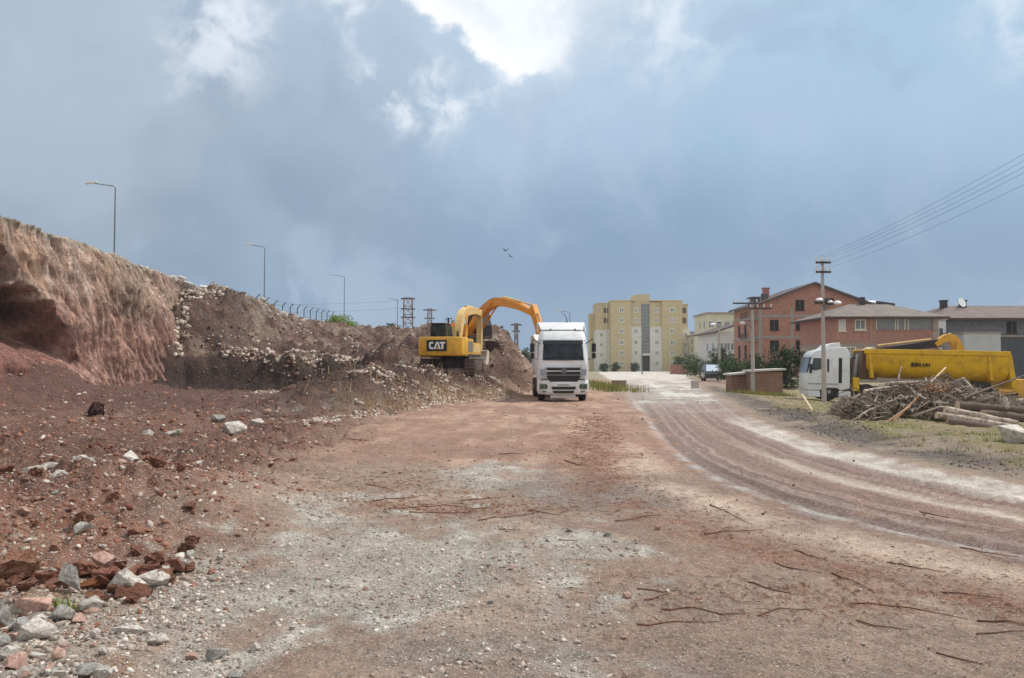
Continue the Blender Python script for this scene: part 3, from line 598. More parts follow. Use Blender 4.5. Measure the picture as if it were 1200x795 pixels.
m = MB(); prof = [(-1.2, 2.55), (1.2, 2.55), (1.2, 1.35), (1.0, 1.1), (-1.0, 1.1), (-1.2, 1.35)]
m.prism([(-1.22, 2.6), (-1.12, 2.6), (-1.12, 1.4), (-.95, 1.2), (.95, 1.2), (1.12, 1.4), (1.12, 2.6), (1.22, 2.6), (1.22, 1.35), (1.0, 1.1), (-1.0, 1.1), (-1.22, 1.35)], 'y', 2.7, 9.2)
m.box(-1.2, 1.2, 2.62, 2.72, 1.15, 2.75); m.box(-1.2, 1.2, 9.15, 9.25, 1.15, 2.6)
m.build('tipper_bed', WHITE, TR, bevel=.02)
m = MB()
nx_, ny_ = 9, 20; vs_ = [(-1.1 + 2.2 * a / (nx_ - 1), 2.75 + 6.4 * b / (ny_ - 1), 2.25 + .25 * math.sin(b * .5) * math.sin(math.pi * a / (nx_ - 1)) + random.uniform(-.06, .06)) for b in range(ny_) for a in range(nx_)]
m.add(vs_, [(b * nx_ + a, b * nx_ + a + 1, (b + 1) * nx_ + a + 1, (b + 1) * nx_ + a) for b in range(ny_ - 1) for a in range(nx_ - 1)]); 
SOILC = mat('loose_soil', lin(128, 86, 74), .95, var=.3, scale=4, bump=.8, bscale=8, bdist=.05)
m.build('soil_load', SOILC, TR)
for sx in (-1, 1):
    wheel(TR, sx * .98, 1.25, .5, .5, .32)
    for q in (5.6, 6.95, 8.3): wheel(TR, sx * .96, q, .5, .5, .5)
m = MB(); m.box(-.6, .58, .12, .2, .16, .34); m.build('under_bumper', WPLAS, TR, bevel=.02)

# ------------------------------------------------------------------ excavators
def beam(m, path, hs, hw):
    """curved box beam in the local y-z plane: path of (y,z), section heights, half width"""
    secs = []
    for i, (a, b) in enumerate(path):
        p0 = path[max(i - 1, 0)]; p1 = path[min(i + 1, len(path) - 1)]; d = Vector((p1[0] - p0[0], p1[1] - p0[1])).normalized(); nn = Vector((-d.y, d.x)) * hs[i] / 2
        secs.append([(-hw, a - nn.x, b - nn.y), (hw, a - nn.x, b - nn.y), (hw, a + nn.x, b + nn.y), (-hw, a + nn.x, b + nn.y)])
    return m.loft(secs)
def smooth_path(pts, n=6):
    out = []
    P = [pts[0]] + list(pts) + [pts[-1]]
    for k in range(1, len(P) - 2):
        for t in range(n):
            t /= n; a, b, c, d = P[k - 1], P[k], P[k + 1], P[k + 2]
            out.append(tuple(.5 * ((2 * b[q]) + (-a[q] + c[q]) * t + (2 * a[q] - 5 * b[q] + 4 * c[q] - d[q]) * t * t + (-a[q] + 3 * b[q] - 3 * c[q] + d[q]) * t ** 3) for q in (0, 1)))
    return out + [tuple(pts[-1])]
def excavator(label, loc, yaw, paint, arm, boom, stick, bucket_ang, logo=False, track_yaw=0., group=None, k=1.0, stickpaint=None):
    T = thing('excavator', label, 'excavator', loc, -R(yaw), group); T.scale = (k, k, k)
    Mt = Matrix.Rotation(R(track_yaw), 4, 'Z')
    m = MB()
    for s in (-1, 1):
        st = [(1.75 + .47 * math.cos(a), .5 + .47 * math.sin(a)) for a in np.linspace(-math.pi / 2, math.pi / 2, 9)] + [(-1.75 - .47 * math.cos(a), .5 - .47 * math.sin(a)) for a in np.linspace(-math.pi / 2, math.pi / 2, 9)]
        m = MB(); m.prism(st, 'x', s * 1.0, s * 1.55, Mt)
        L = 4.4
        for q in np.arange(-1.8, 1.81, .19):
            m.box(min(s * .98, s * 1.57), max(s * .98, s * 1.57), q - .035, q + .035, .96, 1.01, Mt); m.box(min(s * .98, s * 1.57), max(s * .98, s * 1.57), q - .035, q + .035, -.0, .04, Mt)
        for sg in (-1, 1):
            for a in np.arange(-70, 71, 23): 
                cy, cz = sg * (1.75 + .49 * math.cos(R(a))), .5 + .49 * math.sin(R(a))
                m.box(min(s * .98, s * 1.57), max(s * .98, s * 1.57), cy - .04, cy + .04, cz - .04, cz + .04, Mt)
        tr = m.build('track', mat('track_steel', lin(98, 84, 78), .7, .3, var=.25, dirt=.85, dirtcol=lin(122, 92, 80)), T, bevel=.008)
        for q in (-1.72, -.9, -.3, .3, .9, 1.72): m = MB(); m.disc((q, .5 if abs(q) > 1.5 else .26), .3 if abs(q) > 1.5 else .14, 'x', (s * 1.52, s * 1.60), 18, Mt); m.build('roller', DGREY, tr)
    m = MB(); m.box(-.95, .95, -1.1, 1.1, .45, .95, Mt); m.disc((0, 0), .75, 'z', (.9, 1.12), 24); m.build('undercarriage', DGREY, T, bevel=.03)
    m = MB(); m.box(-1.32, 1.32, -2.3, 1.55, 1.12, 1.28); m.build('turntable_deck', DGREY, T, bevel=.02)
    # counterweight with rounded rear corners
    cw = [(-1.36, -1.75), (-1.36, -2.45), (-1.24, -2.72), (-.95, -2.86), (-.4, -2.93), (.4, -2.93), (.95, -2.86), (1.24, -2.72), (1.36, -2.45), (1.36, -1.75)]
    m = MB(); m.loft([[(a * .97, b * .985, 1.15) for a, b in cw], [(a, b, 1.24) for a, b in cw], [(a, b, 2.1) for a, b in cw], [(a * .985, b * .985, 2.22) for a, b in cw]]); c_ = m.build('counterweight', paint, T, bevel=.03, smooth=True)
    if logo:
        m = MB(); m.box(-.72, .43, -2.965, -2.90, 1.42, 2.04); pn = m.build('logo_panel', BLACK, c_)
        W_ = mat('logo_white', lin(235, 235, 232), .5); x0 = -.6; yb, yf_ = -2.985, -2.96; z0, z1 = 1.53, 1.93; th = .10
        m = MB()
        # letter C
        m.prism([(x0 + .03, z0 + .08), (x0 + .1, z0), (x0 + .27, z0), (x0 + .27, z0 + th), (x0 + .14, z0 + th), (x0 + .12, z0 + .14), (x0 + .12, z1 - .14), (x0 + .14, z1 - th), (x0 + .27, z1 - th), (x0 + .27, z1), (x0 + .1, z1), (x0 + .03, z1 - .08)], 'y', yb, yf_)
        xa = x0 + .31   # letter A
        m.prism([(xa - .02, z0), (xa + .09, z0), (xa + .19, z1 - .06), (xa + .29, z0), (xa + .40, z0), (xa + .25, z1), (xa + .13, z1)], 'y', yb, yf_)
        xb = x0 + .64   # letter T
        m.prism([(xb, z1), (xb, z1 - th), (xb + .1, z1 - th), (xb + .1, z0), (xb + .21, z0), (xb + .21, z1 - th), (xb + .31, z1 - th), (xb + .31, z1)], 'y', yb, yf_)
        m.build('lettering', W_, pn)
        m = MB(); m.prism([(xa + .1, z0), (xa + .28, z0), (xa + .19, z0 + .14)], 'y', yb, yf_); m.build('triangle_mark', YEL, pn)
    # engine house and side doors
    m = MB(); m.box(-1.33, 1.33, -1.8, -.4, 1.26, 2.16); m.box(.45, 1.33, -.4, 1.5, 1.26, 1.95); m.box(-.3, .3, -.4, .9, 1.26, 1.75); hs = m.build('engine_house', paint, T, bevel=.04)
    m = MB(); m.box(1.325, 1.345, -1.6, -.55, 1.38, 2.0); m.build('vent_door', mat('vent_grey', lin(120, 116, 110), .6, var=.2), hs)
    m = MB(); m.box(1.325, 1.345, -.3, 1.3, 1.38, 1.85); m.build('tool_door', CREAM, hs)
    m = MB(); m.disc((.6, -1.2), .07, 'z', (2.14, 2.6), 12); m.build('exhaust', DGREY, hs)
    m = MB(); m.tube([(1.25, .6, 1.95), (1.25, .6, 2.45), (1.25, -.3, 2.45), (1.25, -.3, 2.15)], .025, 6); m.build('handrail', DGREY, hs)
    # cab on the left
    m = MB(); m.loft([[(-1.32, -.4, 1.26), (-.38, -.4, 1.26), (-.38, 1.5, 1.26), (-1.32, 1.5, 1.26)], [(-1.3, -.4, 2.0), (-.4, -.4, 2.0), (-.4, 1.5, 2.0), (-1.3, 1.5, 2.0)], [(-1.27, -.35, 3.06), (-.42, -.35, 3.06), (-.42, 1.05, 3.06), (-1.27, 1.05, 3.06)]])
    cb = m.build('cab', BLACK, T, bevel=.05)
    m = MB(); m.box(-1.2, -.5, -.425, -.39, 2.15, 2.95); m.prism([(-.25, 2.05), (.5, 2.05), (.5, 2.94), (-.25, 2.94)], 'x', -1.325, -1.29); m.prism([(.6, 2.05), (1.35, 2.05), (1.05, 2.94), (.6, 2.94)], 'x', -1.325, -1.29)
    m.prism([(-.25, 2.05), (1.35, 2.05), (1.05, 2.94), (-.25, 2.94)], 'x', -.41, -.375); m.build('cab_window', GLASS2, cb)
    m = MB(); m.box(-1.3, -.4, -.42, 1.1, 3.06, 3.13); m.build('cab_roof', mat('roof_dark', lin(46, 50, 54), .4), cb, bevel=.03)
    # boom, stick, bucket, cylinders
    bp = smooth_path(boom, 7); n = len(bp); m = MB(); beam(m, bp, [.32 + .24 * math.sin(math.pi * min(1, q / n * 1.15)) for q in range(n)], .21); bm_ = m.build('boom', arm, T, bevel=.02)
    sp = smooth_path(stick, 5); n = len(sp); m = MB(); beam(m, sp, [.5 - .22 * q / n for q in range(n)], .17); st_ = m.build('stick', stickpaint or arm, T, bevel=.02)
    tip = Vector(stick[-1]); a = R(bucket_ang)
    rot = lambda p: (tip.x + p[0] * math.cos(a) - p[1] * math.sin(a), tip.y + p[0] * math.sin(a) + p[1] * math.cos(a))
    outer = [(0, .12), (.28, .1), (.42, -.3), (.32, -.75), (-.1, -1.0), (-.55, -.95)]; inner = [(-.5, -.88), (-.1, -.9), (.24, -.7), (.33, -.3), (.2, .0), (0, .02)]
    m = MB(); m.prism([rot(p) for p in outer + inner], 'x', -.55, .55)
    side = [rot(p) for p in [(0, .1), (.26, .08), (.4, -.3), (.3, -.72), (-.1, -.96), (-.5, -.92), (-.25, -.4)]]
    for s in (-1, 1): m.prism(side, 'x', s * .55, s * .6)
    bk_ = m.build('bucket', mat('bucket_steel', lin(206, 196, 178), .5, .1, var=.2, dirt=.3), T)
    m = MB()
    for q in (-.45, -.15, .15, .45): 
        e0 = rot((-.5, -.92)); e1 = rot((-.72, -.90)); m.prism([(e0[0], e0[1] - .05), (e1[0], e1[1]), (e0[0], e0[1] + .05)], 'x', q - .06, q + .06)
    m.build('tooth', DGREY, bk_)
    b1 = bp[len(bp) // 2]
    for s in (-1, 1):
        m = MB(); q1 = Vector((s * .33, 1.45, 1.45)); q2 = Vector((s * .31, b1[0], b1[1])); mdp = q1.lerp(q2, .6); m.tube([q1, mdp], .085, 10); m.tube([mdp, q2], .05, 8); m.build('lift_cylinder', paint, T)
    e = bp[int(len(bp) * .62)]; s0 = stick[0]; m = MB(); q1 = Vector((0, e[0], e[1] + .3)); q2 = Vector((0, s0[0], s0[1] + .1)); mdp = q1.lerp(q2, .58)
    m.tube([q1, mdp], .09, 10); m.tube([mdp, q2], .05, 8); m.build('stick_cylinder', CREAM, T)
    m = MB(); s1 = Vector((0, *sp[int(len(sp) * .25)])) ; s2 = Vector((0, *sp[int(len(sp) * .85)])); off = Vector((0, .3, 0)) if abs(s1.y - s2.y) < abs(s1.z - s2.z) else Vector((0, 0, .3)); m.tube([s1 + off, s2 + off], .07, 8); m.build('bucket_cylinder', CREAM, T)
    return T
ZG = 1.1
p = P3(531, 400, 43.6)
excavator('yellow excavator with CAT on its counterweight, nearest of the two on the spoil heap', (p.x, p.y, ZG), 11, YEL, CREAM, [(.9, 1.75), (1.35, 2.9), (2.2, 3.8), (4.4, 4.15), (6.7, 4.05)], [(6.5, 4.3), (6.75, 3.2), (6.7, 1.55)], -10, True, 6, 'excavators on the spoil heap', .93)
p = P3(544, 400, 53.5)
excavator('orange excavator behind the CAT machine, its boom reaching over the lorry', (p.x, p.y, tz(p.x, p.y) - .1), 149, ORG, ORG, [(.9, 1.7), (2.2, 2.6), (4.2, 3.3), (6.6, 3.0), (8.8, 2.35)], [(8.6, 2.75), (9.25, 1.6), (9.35, .9)], 20, False, 30, 'excavators on the spoil heap', 1.0)

# ------------------------------------------------------------------ tipper lorry on the right, side on, cab to the left
TZ0 = -.24; S2 = 21.63
T2 = thing('tipper_lorry', 'white cab and long yellow tipping trailer parked behind the branch heap', 'tipper lorry', P3(969, 428, 43.3) * 1.0, 0); T2.location.z = TZ0; T2.scale = (.90, 1, 1); T2.rotation_euler = (0, R(1.3), R(-9))
X2 = lambda px: (px - 967) / S2
Z2 = lambda py: (470 - py) / S2
m = MB()
out = [(941.5, 458), (942, 440), (944, 432), (947.5, 416), (952, 411.5), (966, 408), (990, 406.5), (994.5, 412), (995, 455), (983, 458), (979, 455), (962, 455), (958, 458)]
m.prism([(X2(a), Z2(b)) for a, b in out], 'y', 0, 2.45); m.build('cab', WHITE, T2, bevel=.07, smooth=True)
m = MB(); m.prism([(X2(962), Z2(409.5)), (X2(970), Z2(403)), (X2(983), Z2(400.8)), (X2(984), Z2(407)), (X2(984), Z2(409.5))], 'y', .2, 2.25); m.build('roof_spoiler', WPLAS, T2, bevel=.05)
m = MB(); m.prism([(X2(946), Z2(434)), (X2(949), Z2(420)), (X2(962), Z2(420)), (X2(963), Z2(432)), (X2(952), Z2(434.5))], 'y', -.02, .05); m.build('side_window', GLASS, T2)
m = MB(); m.prism([(X2(941.3), Z2(437)), (X2(944.5), Z2(419)), (X2(946.5), Z2(419)), (X2(943.3), Z2(437))], 'y', .14, 2.31); m.build('windscreen', GLASS, T2)
m = MB(); m.box(X2(980.5), X2(984.5), -.025, .03, Z2(449), Z2(419.5)); m.build('cab_gap', BLACK, T2)
m = MB(); m.box(X2(966), X2(968.5), -.03, .03, Z2(436), Z2(421)); m.build('window_pillar', mat('pillar_grey', lin(60, 64, 68), .4), T2)
m = MB(); m.box(X2(942.2), X2(980), -.02, .03, Z2(451), Z2(449.7)); m.build('trim_stripe', GREY, T2)
m = MB(); m.box(X2(943.5), X2(946), -.25, -.02, Z2(438), Z2(427)); m.build('mirror', BLACK, T2, bevel=.03)
m = MB(); m.prism([(X2(941.5), Z2(458.4)), (X2(957.5), Z2(458.4)), (X2(958.5), Z2(466)), (X2(943), Z2(466))], 'y', .02, 2.43); m.box(X2(981), X2(996), .02, 2.43, Z2(467), Z2(458.4)); m.build('bumper', WHITE, T2, bevel=.04)
m = MB(); m.box(X2(947), X2(1180), .7, 1.75, Z2(458), Z2(452)); m.build('chassis', DGREY, T2)
m = MB(); m.tube([(X2(999), .5, Z2(455)), (X2(999), .5, Z2(420)), (X2(1003), .5, Z2(418))], .09, 8); m.build('exhaust_stack', DGREY, T2)
m = MB(); m.box(X2(999), X2(1007), .05, .7, Z2(458), Z2(442)); m.build('fuel_tank', BEDY, T2, bevel=.06)
for q in (969, 1016, 1120, 1142, 1164): wheel(T2, X2(q), .22, .48, .48, .36, 'y'); wheel(T2, X2(q), 2.2, .48, .48, .36, 'y')
# half-pipe bed lofted along its length
def bsec(px, top, dep, hw=1.25):
    zt_ = Z2(top); c = 1.22; n = 12; pts = []
    for k in range(n + 1):
        a = math.pi * k / n; sx = -math.cos(a); q = max(math.sin(a), 0) ** .55
        pts.append((X2(px), c + sx * hw * (1 if k in (0, n) else 1), zt_ - .25 - q * dep))
    return [(X2(px), c - hw, zt_)] + pts + [(X2(px), c + hw, zt_)]
m = MB(); m.loft([bsec(1016, 409, .9), bsec(1022, 409.2, 1.25), bsec(1100, 410.6, 1.25), bsec(1178, 412.5, 1.25), bsec(1186, 413, 1.18)]); bed = m.build('tipping_bed', BEDY, T2, smooth=True)
m = MB(); m.box(X2(1012), X2(1187), -.10, .04, Z2(413.5), Z2(408)); m.box(X2(1012), X2(1187), 2.40, 2.54, Z2(413.5), Z2(408)); m.build('bed_rim', BEDY, bed, bevel=.03)
for q in (1017, 1160): m = MB(); m.prism([(X2(q), Z2(413)), (X2(q + 3), Z2(413)), (X2(q + 7), Z2(442)), (X2(q + 3), Z2(442))], 'y', -.09, .3); m.build('bed_rib', BEDY, bed, bevel=.02)
m = MB(); m.prism([(X2(1183), Z2(410)), (X2(1189), Z2(412)), (X2(1196), Z2(452)), (X2(1189), Z2(450))], 'y', -.02, 2.46); m.build('tailgate', BEDY, bed, bevel=.03)
m = MB(); m.prism([(X2(1012), Z2(410)), (X2(1018), Z2(410)), (X2(1030), Z2(444)), (X2(1010), Z2(444))], 'y', .3, 2.2); m.build('front_bulkhead', mat('dark_brown_steel', lin(96, 70, 46), .7, var=.3), bed)  # bulkhead set darker brown than the bed, under its front overhang
INK = mat('stencil_ink', lin(58, 50, 30), .7)
m = MB(); a0, zc = X2(1069.5), Z2(425.5); y0_, y1_ = -.075, .2
m.box(a0, a0 + .30, y0_, y1_, zc + .07, zc + .11); m.box(a0, a0 + .30, y0_, y1_, zc - .02, zc + .02); m.box(a0, a0 + .30, y0_, y1_, zc - .11, zc - .07); m.box(a0, a0 + .05, y0_, y1_, zc - .11, zc + .11); m.box(a0 + .25, a0 + .30, y0_, y1_, zc - .11, zc + .11)
def strk(pts, wd=.035):
    for (xa, za), (xb, zb) in zip(pts[:-1], pts[1:]):
        d = Vector((xb - xa, zb - za)).normalized() * wd / 2; nn = Vector((-d.y, d.x)); m.prism([(xa + nn.x, za + nn.y), (xb + nn.x, zb + nn.y), (xb - nn.x, zb - nn.y), (xa - nn.x, za - nn.y)], 'y', y0_, y1_)
b0 = a0 + .38; s_ = .09
strk([(b0, zc - s_), (b0, zc + s_)]); strk([(b0 + .1, zc + s_), (b0 + .1, zc - s_), (b0 + .2, zc - s_)]); strk([(b0 + .28, zc - s_), (b0 + .28, zc + s_)]); strk([(b0 + .36, zc - s_), (b0 + .45, zc + s_), (b0 + .54, zc - s_)]); strk([(b0 + .62, zc - s_), (b0 + .62, zc + s_)])
m.build('stencilled_mark', INK, bed)
# hydraulic ram at bed front
m = MB(); m.tube([(X2(1007), 1.2, Z2(456)), (X2(1012), 1.2, Z2(414))], .12, 10); m.build('hoist_ram', GREY, T2)

# digger hidden behind the trailer, arm folded in view
p = P3(1142, 428, 49.0)
excavator('yellow digger behind the tipping trailer with a dark stick folded above it', (p.x, p.y, -1.38), -88, YEL, YEL, [(.5, 1.8), (.75, 3.2), (1.2, 4.5), (1.75, 4.75), (2.4, 4.3)], [(2.1, 4.45), (3.8, 4.2), (6.2, 3.95)], 40, k=1.0, stickpaint=mat('oily_black_steel', lin(52, 44, 42), .6, var=.3))

# ------------------------------------------------------------------ buildings
PL = lambda n, *c: mat(n, lin(*c), .9, var=.10, scale=.5, bump=.15, bscale=8, dirt=.18, dirtcol=tuple(q * .6 for q in lin(*c)))
def window(parent, x0, x1, z0, z1, yf, frame, glass, fw=.09, mull=1, sill=False, depth=.12):
    m = MB(); yo, yi = yf - .06, yf + depth
    m.box(x0, x0 + fw, yo, yi, z0, z1); m.box(x1 - fw, x1, yo, yi, z0, z1); m.box(x0 + fw, x1 - fw, yo, yi, z0, z0 + fw); m.box(x0 + fw, x1 - fw, yo, yi, z1 - fw, z1)
    for k in range(mull):
        c = x0 + (x1 - x0) * (k + 1) / (mull + 1); m.box(c - fw * .35, c + fw * .35, yo + .01, yi, z0 + fw, z1 - fw)
    o = m.build('window', frame, parent); m = MB(); m.box(x0 + fw * .5, x1 - fw * .5, yf - .025, yf + .06, z0 + fw * .5, z1 - fw * .5); m.build('pane', glass, o)
    if sill: m = MB(); m.box(x0 - .08, x1 + .08, yf - .14, yf + .05, z0 - .1, z0 - .003); m.build('sill', frame, o)
    return o
def hole(parent, x0, x1, z0, z1, yf, side=None):   # raw window opening of an unfinished wall: dark void with a mullion, set into a reveal
    m = MB(); m.box(x0, x1, yf - .012, yf + .2, z0, z1); o = m.build('window', mat('dark_interior', (.02, .018, .016), .95), parent)
    m = MB(); m.box((x0 + x1) / 2 - .05, (x0 + x1) / 2 + .05, yf - .05, yf, z0, z1); m.box(x0 - .06, x1 + .06, yf - .08, yf, z0 - .1, z0); m.build('raw_frame', mat('raw_wood', lin(96, 74, 62), .8), o); return o
# --- tan apartment block
S = 4.326; bx, bd = (752 - 600) / F * 215, 215.
TB = thing('apartment_block', 'six storey tan and white apartment block with a dark glazed stair strip', 'apartment block', (bx, bd, -.05))
XB_ = lambda px: (px - 752) / S
ZB_ = lambda py: (435.6 - py) / S
TAN = PL('tan_render', 204, 189, 148); OFFW = PL('offwhite_render', 222, 220, 208); WTRIM = mat('white_trim', lin(220, 216, 204), .7)
def blk(name, px0, px1, py0, py1, y0, y1, material, parent=TB):
    m = MB(); m.box(XB_(px0), XB_(px1), y0, y1, ZB_(py1), ZB_(py0)); return m.build(name, material, parent, bevel=.03)
zt0 = 436.5
blk('wall', 716, 740, 353, zt0, 0, 14, TAN); blk('wall', 776, 800, 353, zt0, 0, 14, TAN)
blk('wall', 740.02, 752, 353.5, 383, .6, 14, TAN); blk('wall', 762, 775.98, 353.5, 383, .6, 14, TAN)
blk('wall', 740.02, 751.98, 383.05, zt0, .3, 14, OFFW); blk('wall', 762.02, 775.98, 383.05, zt0, .3, 14, OFFW)
blk('wall', 701, 715.98, 355, 386, 3, 14, TAN); blk('wall', 700, 715.95, 386.05, zt0, 2.4, 14, OFFW)
blk('wall', 695.5, 700.98, 365, zt0, 9, 15, TAN); blk('wall', 800.02, 809.5, 356, 385, 3.2, 14, TAN); blk('wall', 800.02, 810.5, 385.05, zt0, 2.4, 14, OFFW)
blk('stair_tower', 745, 762.5, 344.7, 353.4, 1.0, 10, TAN); blk('parapet', 715.6, 745, 351.8, 353, -.15, 14.1, TAN); blk('parapet', 762.6, 800.4, 351.8, 353, -.15, 14.1, TAN)
blk('parapet', 700.6, 715.5, 354, 355, 2.85, 14, TAN); blk('parapet', 800.5, 810, 355, 356, 3.05, 14, TAN)
gs_ = blk('stair_glazing', 752.02, 761.98, 356, 415, .9, 13, mat('stair_glass', lin(130, 136, 132), .2, var=.3, scale=.8))
m = MB()
for k in range(14): zz = ZB_(356 + 4.25 * k); m.box(XB_(752.05), XB_(761.95), .82, .9, zz - .1, zz + .1)
for q in (755, 758.5): m.box(XB_(q) - .06, XB_(q) + .06, .8, .9, ZB_(415), ZB_(356))
m.build('glazing_bars', mat('bar_grey', lin(150, 152, 148), .6), gs_)
blk('wall', 752.02, 761.98, 353.5, 356, .8, 13, TAN); blk('entrance', 752.02, 761.98, 417, zt0, 1.6, 13, mat('entrance_dark', lin(88, 84, 78), .6, var=.3)); blk('entrance_canopy', 751.5, 762.5, 414.5, 417, -.8, 3, WTRIM)
GW = mat('window_blue', lin(120, 130, 134), .15, obrand=.35, spec=.6)
for r_, py in enumerate((363.4, 375.4, 388.3, 401.4, 413.8, 426.3)):
    for q, yf, w2 in ((728.7, 0, 2.9), (788, 0, 2.9), (745.3, .6 if r_ < 2 else .3, 2.6), (770, .6 if r_ < 2 else .3, 2.6)):
        window(TB, XB_(q - w2), XB_(q + w2), ZB_(py + 3), ZB_(py - 3), yf, WTRIM, GW, .26, 1)
for py in (363, 375): 
    for q in (711.5, 804.5): m = MB(); m.box(XB_(q - 2.5), XB_(q + 2.5), 2.9, 3.3, ZB_(py + 3), ZB_(py - 3)); m.build('balcony_opening', mat('balcony_dark', lin(96, 84, 64), .8), TB)
for py in (392, 404, 416, 428): 
    for q in (706, 806): window(TB, XB_(q - 2), XB_(q + 2), ZB_(py + 2.4), ZB_(py - 2.4), 2.4, WTRIM, GW, .18, 1)
m = MB(); m.tube([(XB_(712), 2.2, ZB_(436)), (XB_(712), 2.2, ZB_(355))], .09, 6); m.build('drainpipe', WTRIM, TB)

# --- brick gable house (unfinished)
BR = brick_mat('hollow_brick', lin(184, 126, 102), lin(160, 106, 86), lin(176, 152, 136)); BR2 = brick_mat('red_brick', lin(180, 122, 102), lin(158, 104, 90), lin(172, 150, 138), patch=lin(176, 140, 124))
BR3 = brick_mat('brown_brick', lin(150, 108, 90), lin(132, 96, 82), lin(150, 132, 120), patch=lin(140, 120, 106)); SLAB = mat('slab_concrete', lin(158, 146, 136), .9, var=.15); ROOFG = tile_mat('grey_roof', lin(132, 120, 110), lin(112, 102, 96)); ROOFD = tile_mat('dark_roof', lin(112, 96, 92), lin(84, 74, 72))
S = 8.455; g0 = P3(890, 428, 110.)
HB = thing('brick_house', 'unfinished orange brick house with a steep gable and dark empty windows', 'house', (g0.x, g0.y, 0))
XH = lambda px: (px - 890) / S
ZH = lambda py: (442.4 - py) / S
wH = XH(1020); pk = XH(955); ez = ZH(357); pz = ZH(333)
m = MB(); m.prism([(0, 0), (wH, 0), (wH, ez), (pk, pz), (0, ez)], 'y', 0, 12.5); m.build('wall', BR, HB)
m = MB()
for a0_, a1_ in (((-.7, ez - .28), (pk, pz + .02)), ((wH + .7, ez - .25), (pk, pz + .02))):
    m.prism([a0_, a1_, (a1_[0], a1_[1] + .28), (a0_[0], a0_[1] + .28)], 'y', -.5, 13)
rf = m.build('roof', ROOFD, HB)
m = MB(); m.box(2.6, 3.4, 6, 6.8, 10.9, 12.9); m.box(2.5, 3.5, 5.9, 6.9, 12.9, 13.05); m.build('chimney', BR, rf)
m = MB(); m.box(-.3, .8, 2, 4, 10.1, 11.2); m.box(-.5, 1.0, 1.8, 4.2, 11.2, 11.35); m.box(1.5, 2.3, 3, 4, 11.0, 11.9); m.build('dormer', mat('dormer_grey', lin(96, 92, 92), .8), rf)
for py in (370.5, 395.5): 
    m = MB(); m.box(-.06, wH + .05, -.05, 12.55, ZH(py) - .2, ZH(py) + .2); m.build('floor_slab', SLAB, HB)
for q in (0, 4.35, 8.9, wH - .4): m = MB(); m.box(q - .01, q + .38, -.03, .4, 0, ez - .4); m.build('concrete_column', SLAB, HB)
for q, py in ((907.7, 381), (937.8, 381), (907.7, 405), (937.8, 405), (938, 357.5), (907.7, 428), (968, 381), (968, 405)): hole(HB, XH(q - 5.2), XH(q + 5.2), ZH(py + 6.5), ZH(py - 6), 0)
for k, (yy_, zz) in enumerate(((3.2, 6.6), (3.2, 3.6), (6.5, 6.6), (6.5, 3.6), (9.7, 6.6), (9.7, 3.6))):
    m = MB(); m.box(-.02, .2, yy_ - .5, yy_ + .5, zz - 1.0, zz + 1.0); m.build('window', mat('dark_interior', (.02, .018, .016)), HB)
for zz in (5.15, 8.1): 
    m = MB(); m.box(-1.5, -.061, .4, 4.2, zz - .1, zz + .1); o = m.build('balcony', SLAB, HB)
    m = MB()
    for q in np.arange(.5, 4.2, .3): m.box(-1.47, -1.43, q - .02, q + .02, zz + .1, zz + 1.0)
    m.box(-1.5, -1.4, .4, 4.2, zz + .95, zz + 1.02); m.build('railing', mat('rail_brown', lin(80, 62, 54), .7), o)
# --- two storey house with hipped roof
S = 11.625; g0 = P3(975, 428, 80.)
H2 = thing('two_storey_house', 'two storey red brick house with a grey hipped roof and long glazed balcony', 'house', (g0.x, g0.y, -.1))
XH = lambda px: (px - 975) / S
ZH = lambda py: (449 - py) / S
wH = XH(1100); dp = 8.8; ez = ZH(371.5)
RENDER = PL('pink_grey_render', 176, 158, 146)
m = MB(); m.box(0, XH(1027), 0, dp, ZH(404), ez); m.box(XH(1027), wH, 1.3, dp, ZH(404), ez); m.build('wall', BR2, H2)
m = MB(); m.box(0, wH, .02, dp - .02, 0, ZH(404.05)); m.build('lower_wall', RENDER, H2)
m = MB(); m.box(XH(1012), wH + .01, -.05, .3, ZH(404.1) - .75, ZH(404.1) ); m.build('brick_band', BR2, H2)
m = MB(); m.box(-.05, wH + .06, -.06, dp + .05, ZH(404) - .14, ZH(404) + .1); m.build('floor_slab', SLAB, H2)
m = MB(); m.box(XH(1027.1), wH, 0, .22, ZH(403), ZH(388)); m.box(XH(1027.1), wH + .02, -.05, .27, ZH(388), ZH(386.8)); bw = m.build('balcony_parapet', BR2, H2)
m = MB(); m.box(XH(1027.5), wH - .05, .08, .16, ZH(386.7), ZH(373)); m.build('balcony_glazing', mat('glazing_grey', lin(128, 130, 128), .15, var=.15, scale=1, spec=.5), H2)
m = MB()
for q in (1027.5, 1050, 1053, 1061, 1065, 1096): m.box(XH(q) - .05, XH(q) + .05, .02, .2, ZH(386.7), ZH(373))
m.box(XH(1027.5), wH, .03, .19, ZH(373.6), ZH(372.4)); m.build('glazing_frame', WTRIM, H2)
m = MB(); m.box(XH(1094), wH + .02, -.02, .25, ZH(404), ez); m.build('corner_pillar', RENDER, H2)
window(H2, XH(983), XH(991.5), ZH(388), ZH(374.5), 0, WTRIM, mat('curtain_white', lin(208, 206, 204), .6), .1, 1, True); window(H2, XH(1002), XH(1015), ZH(387), ZH(374.5), 0, WTRIM, mat('pane_grey', lin(118, 128, 130), .15), .12, 1, True)
window(H2, XH(983), XH(1003), ZH(421), ZH(406.5), 0.02, WTRIM, MATS['pane_grey'], .1, 2, True); window(H2, XH(1040), XH(1056), ZH(424), ZH(409), 0.02, WTRIM, MATS['pane_grey'], .1, 1, True)
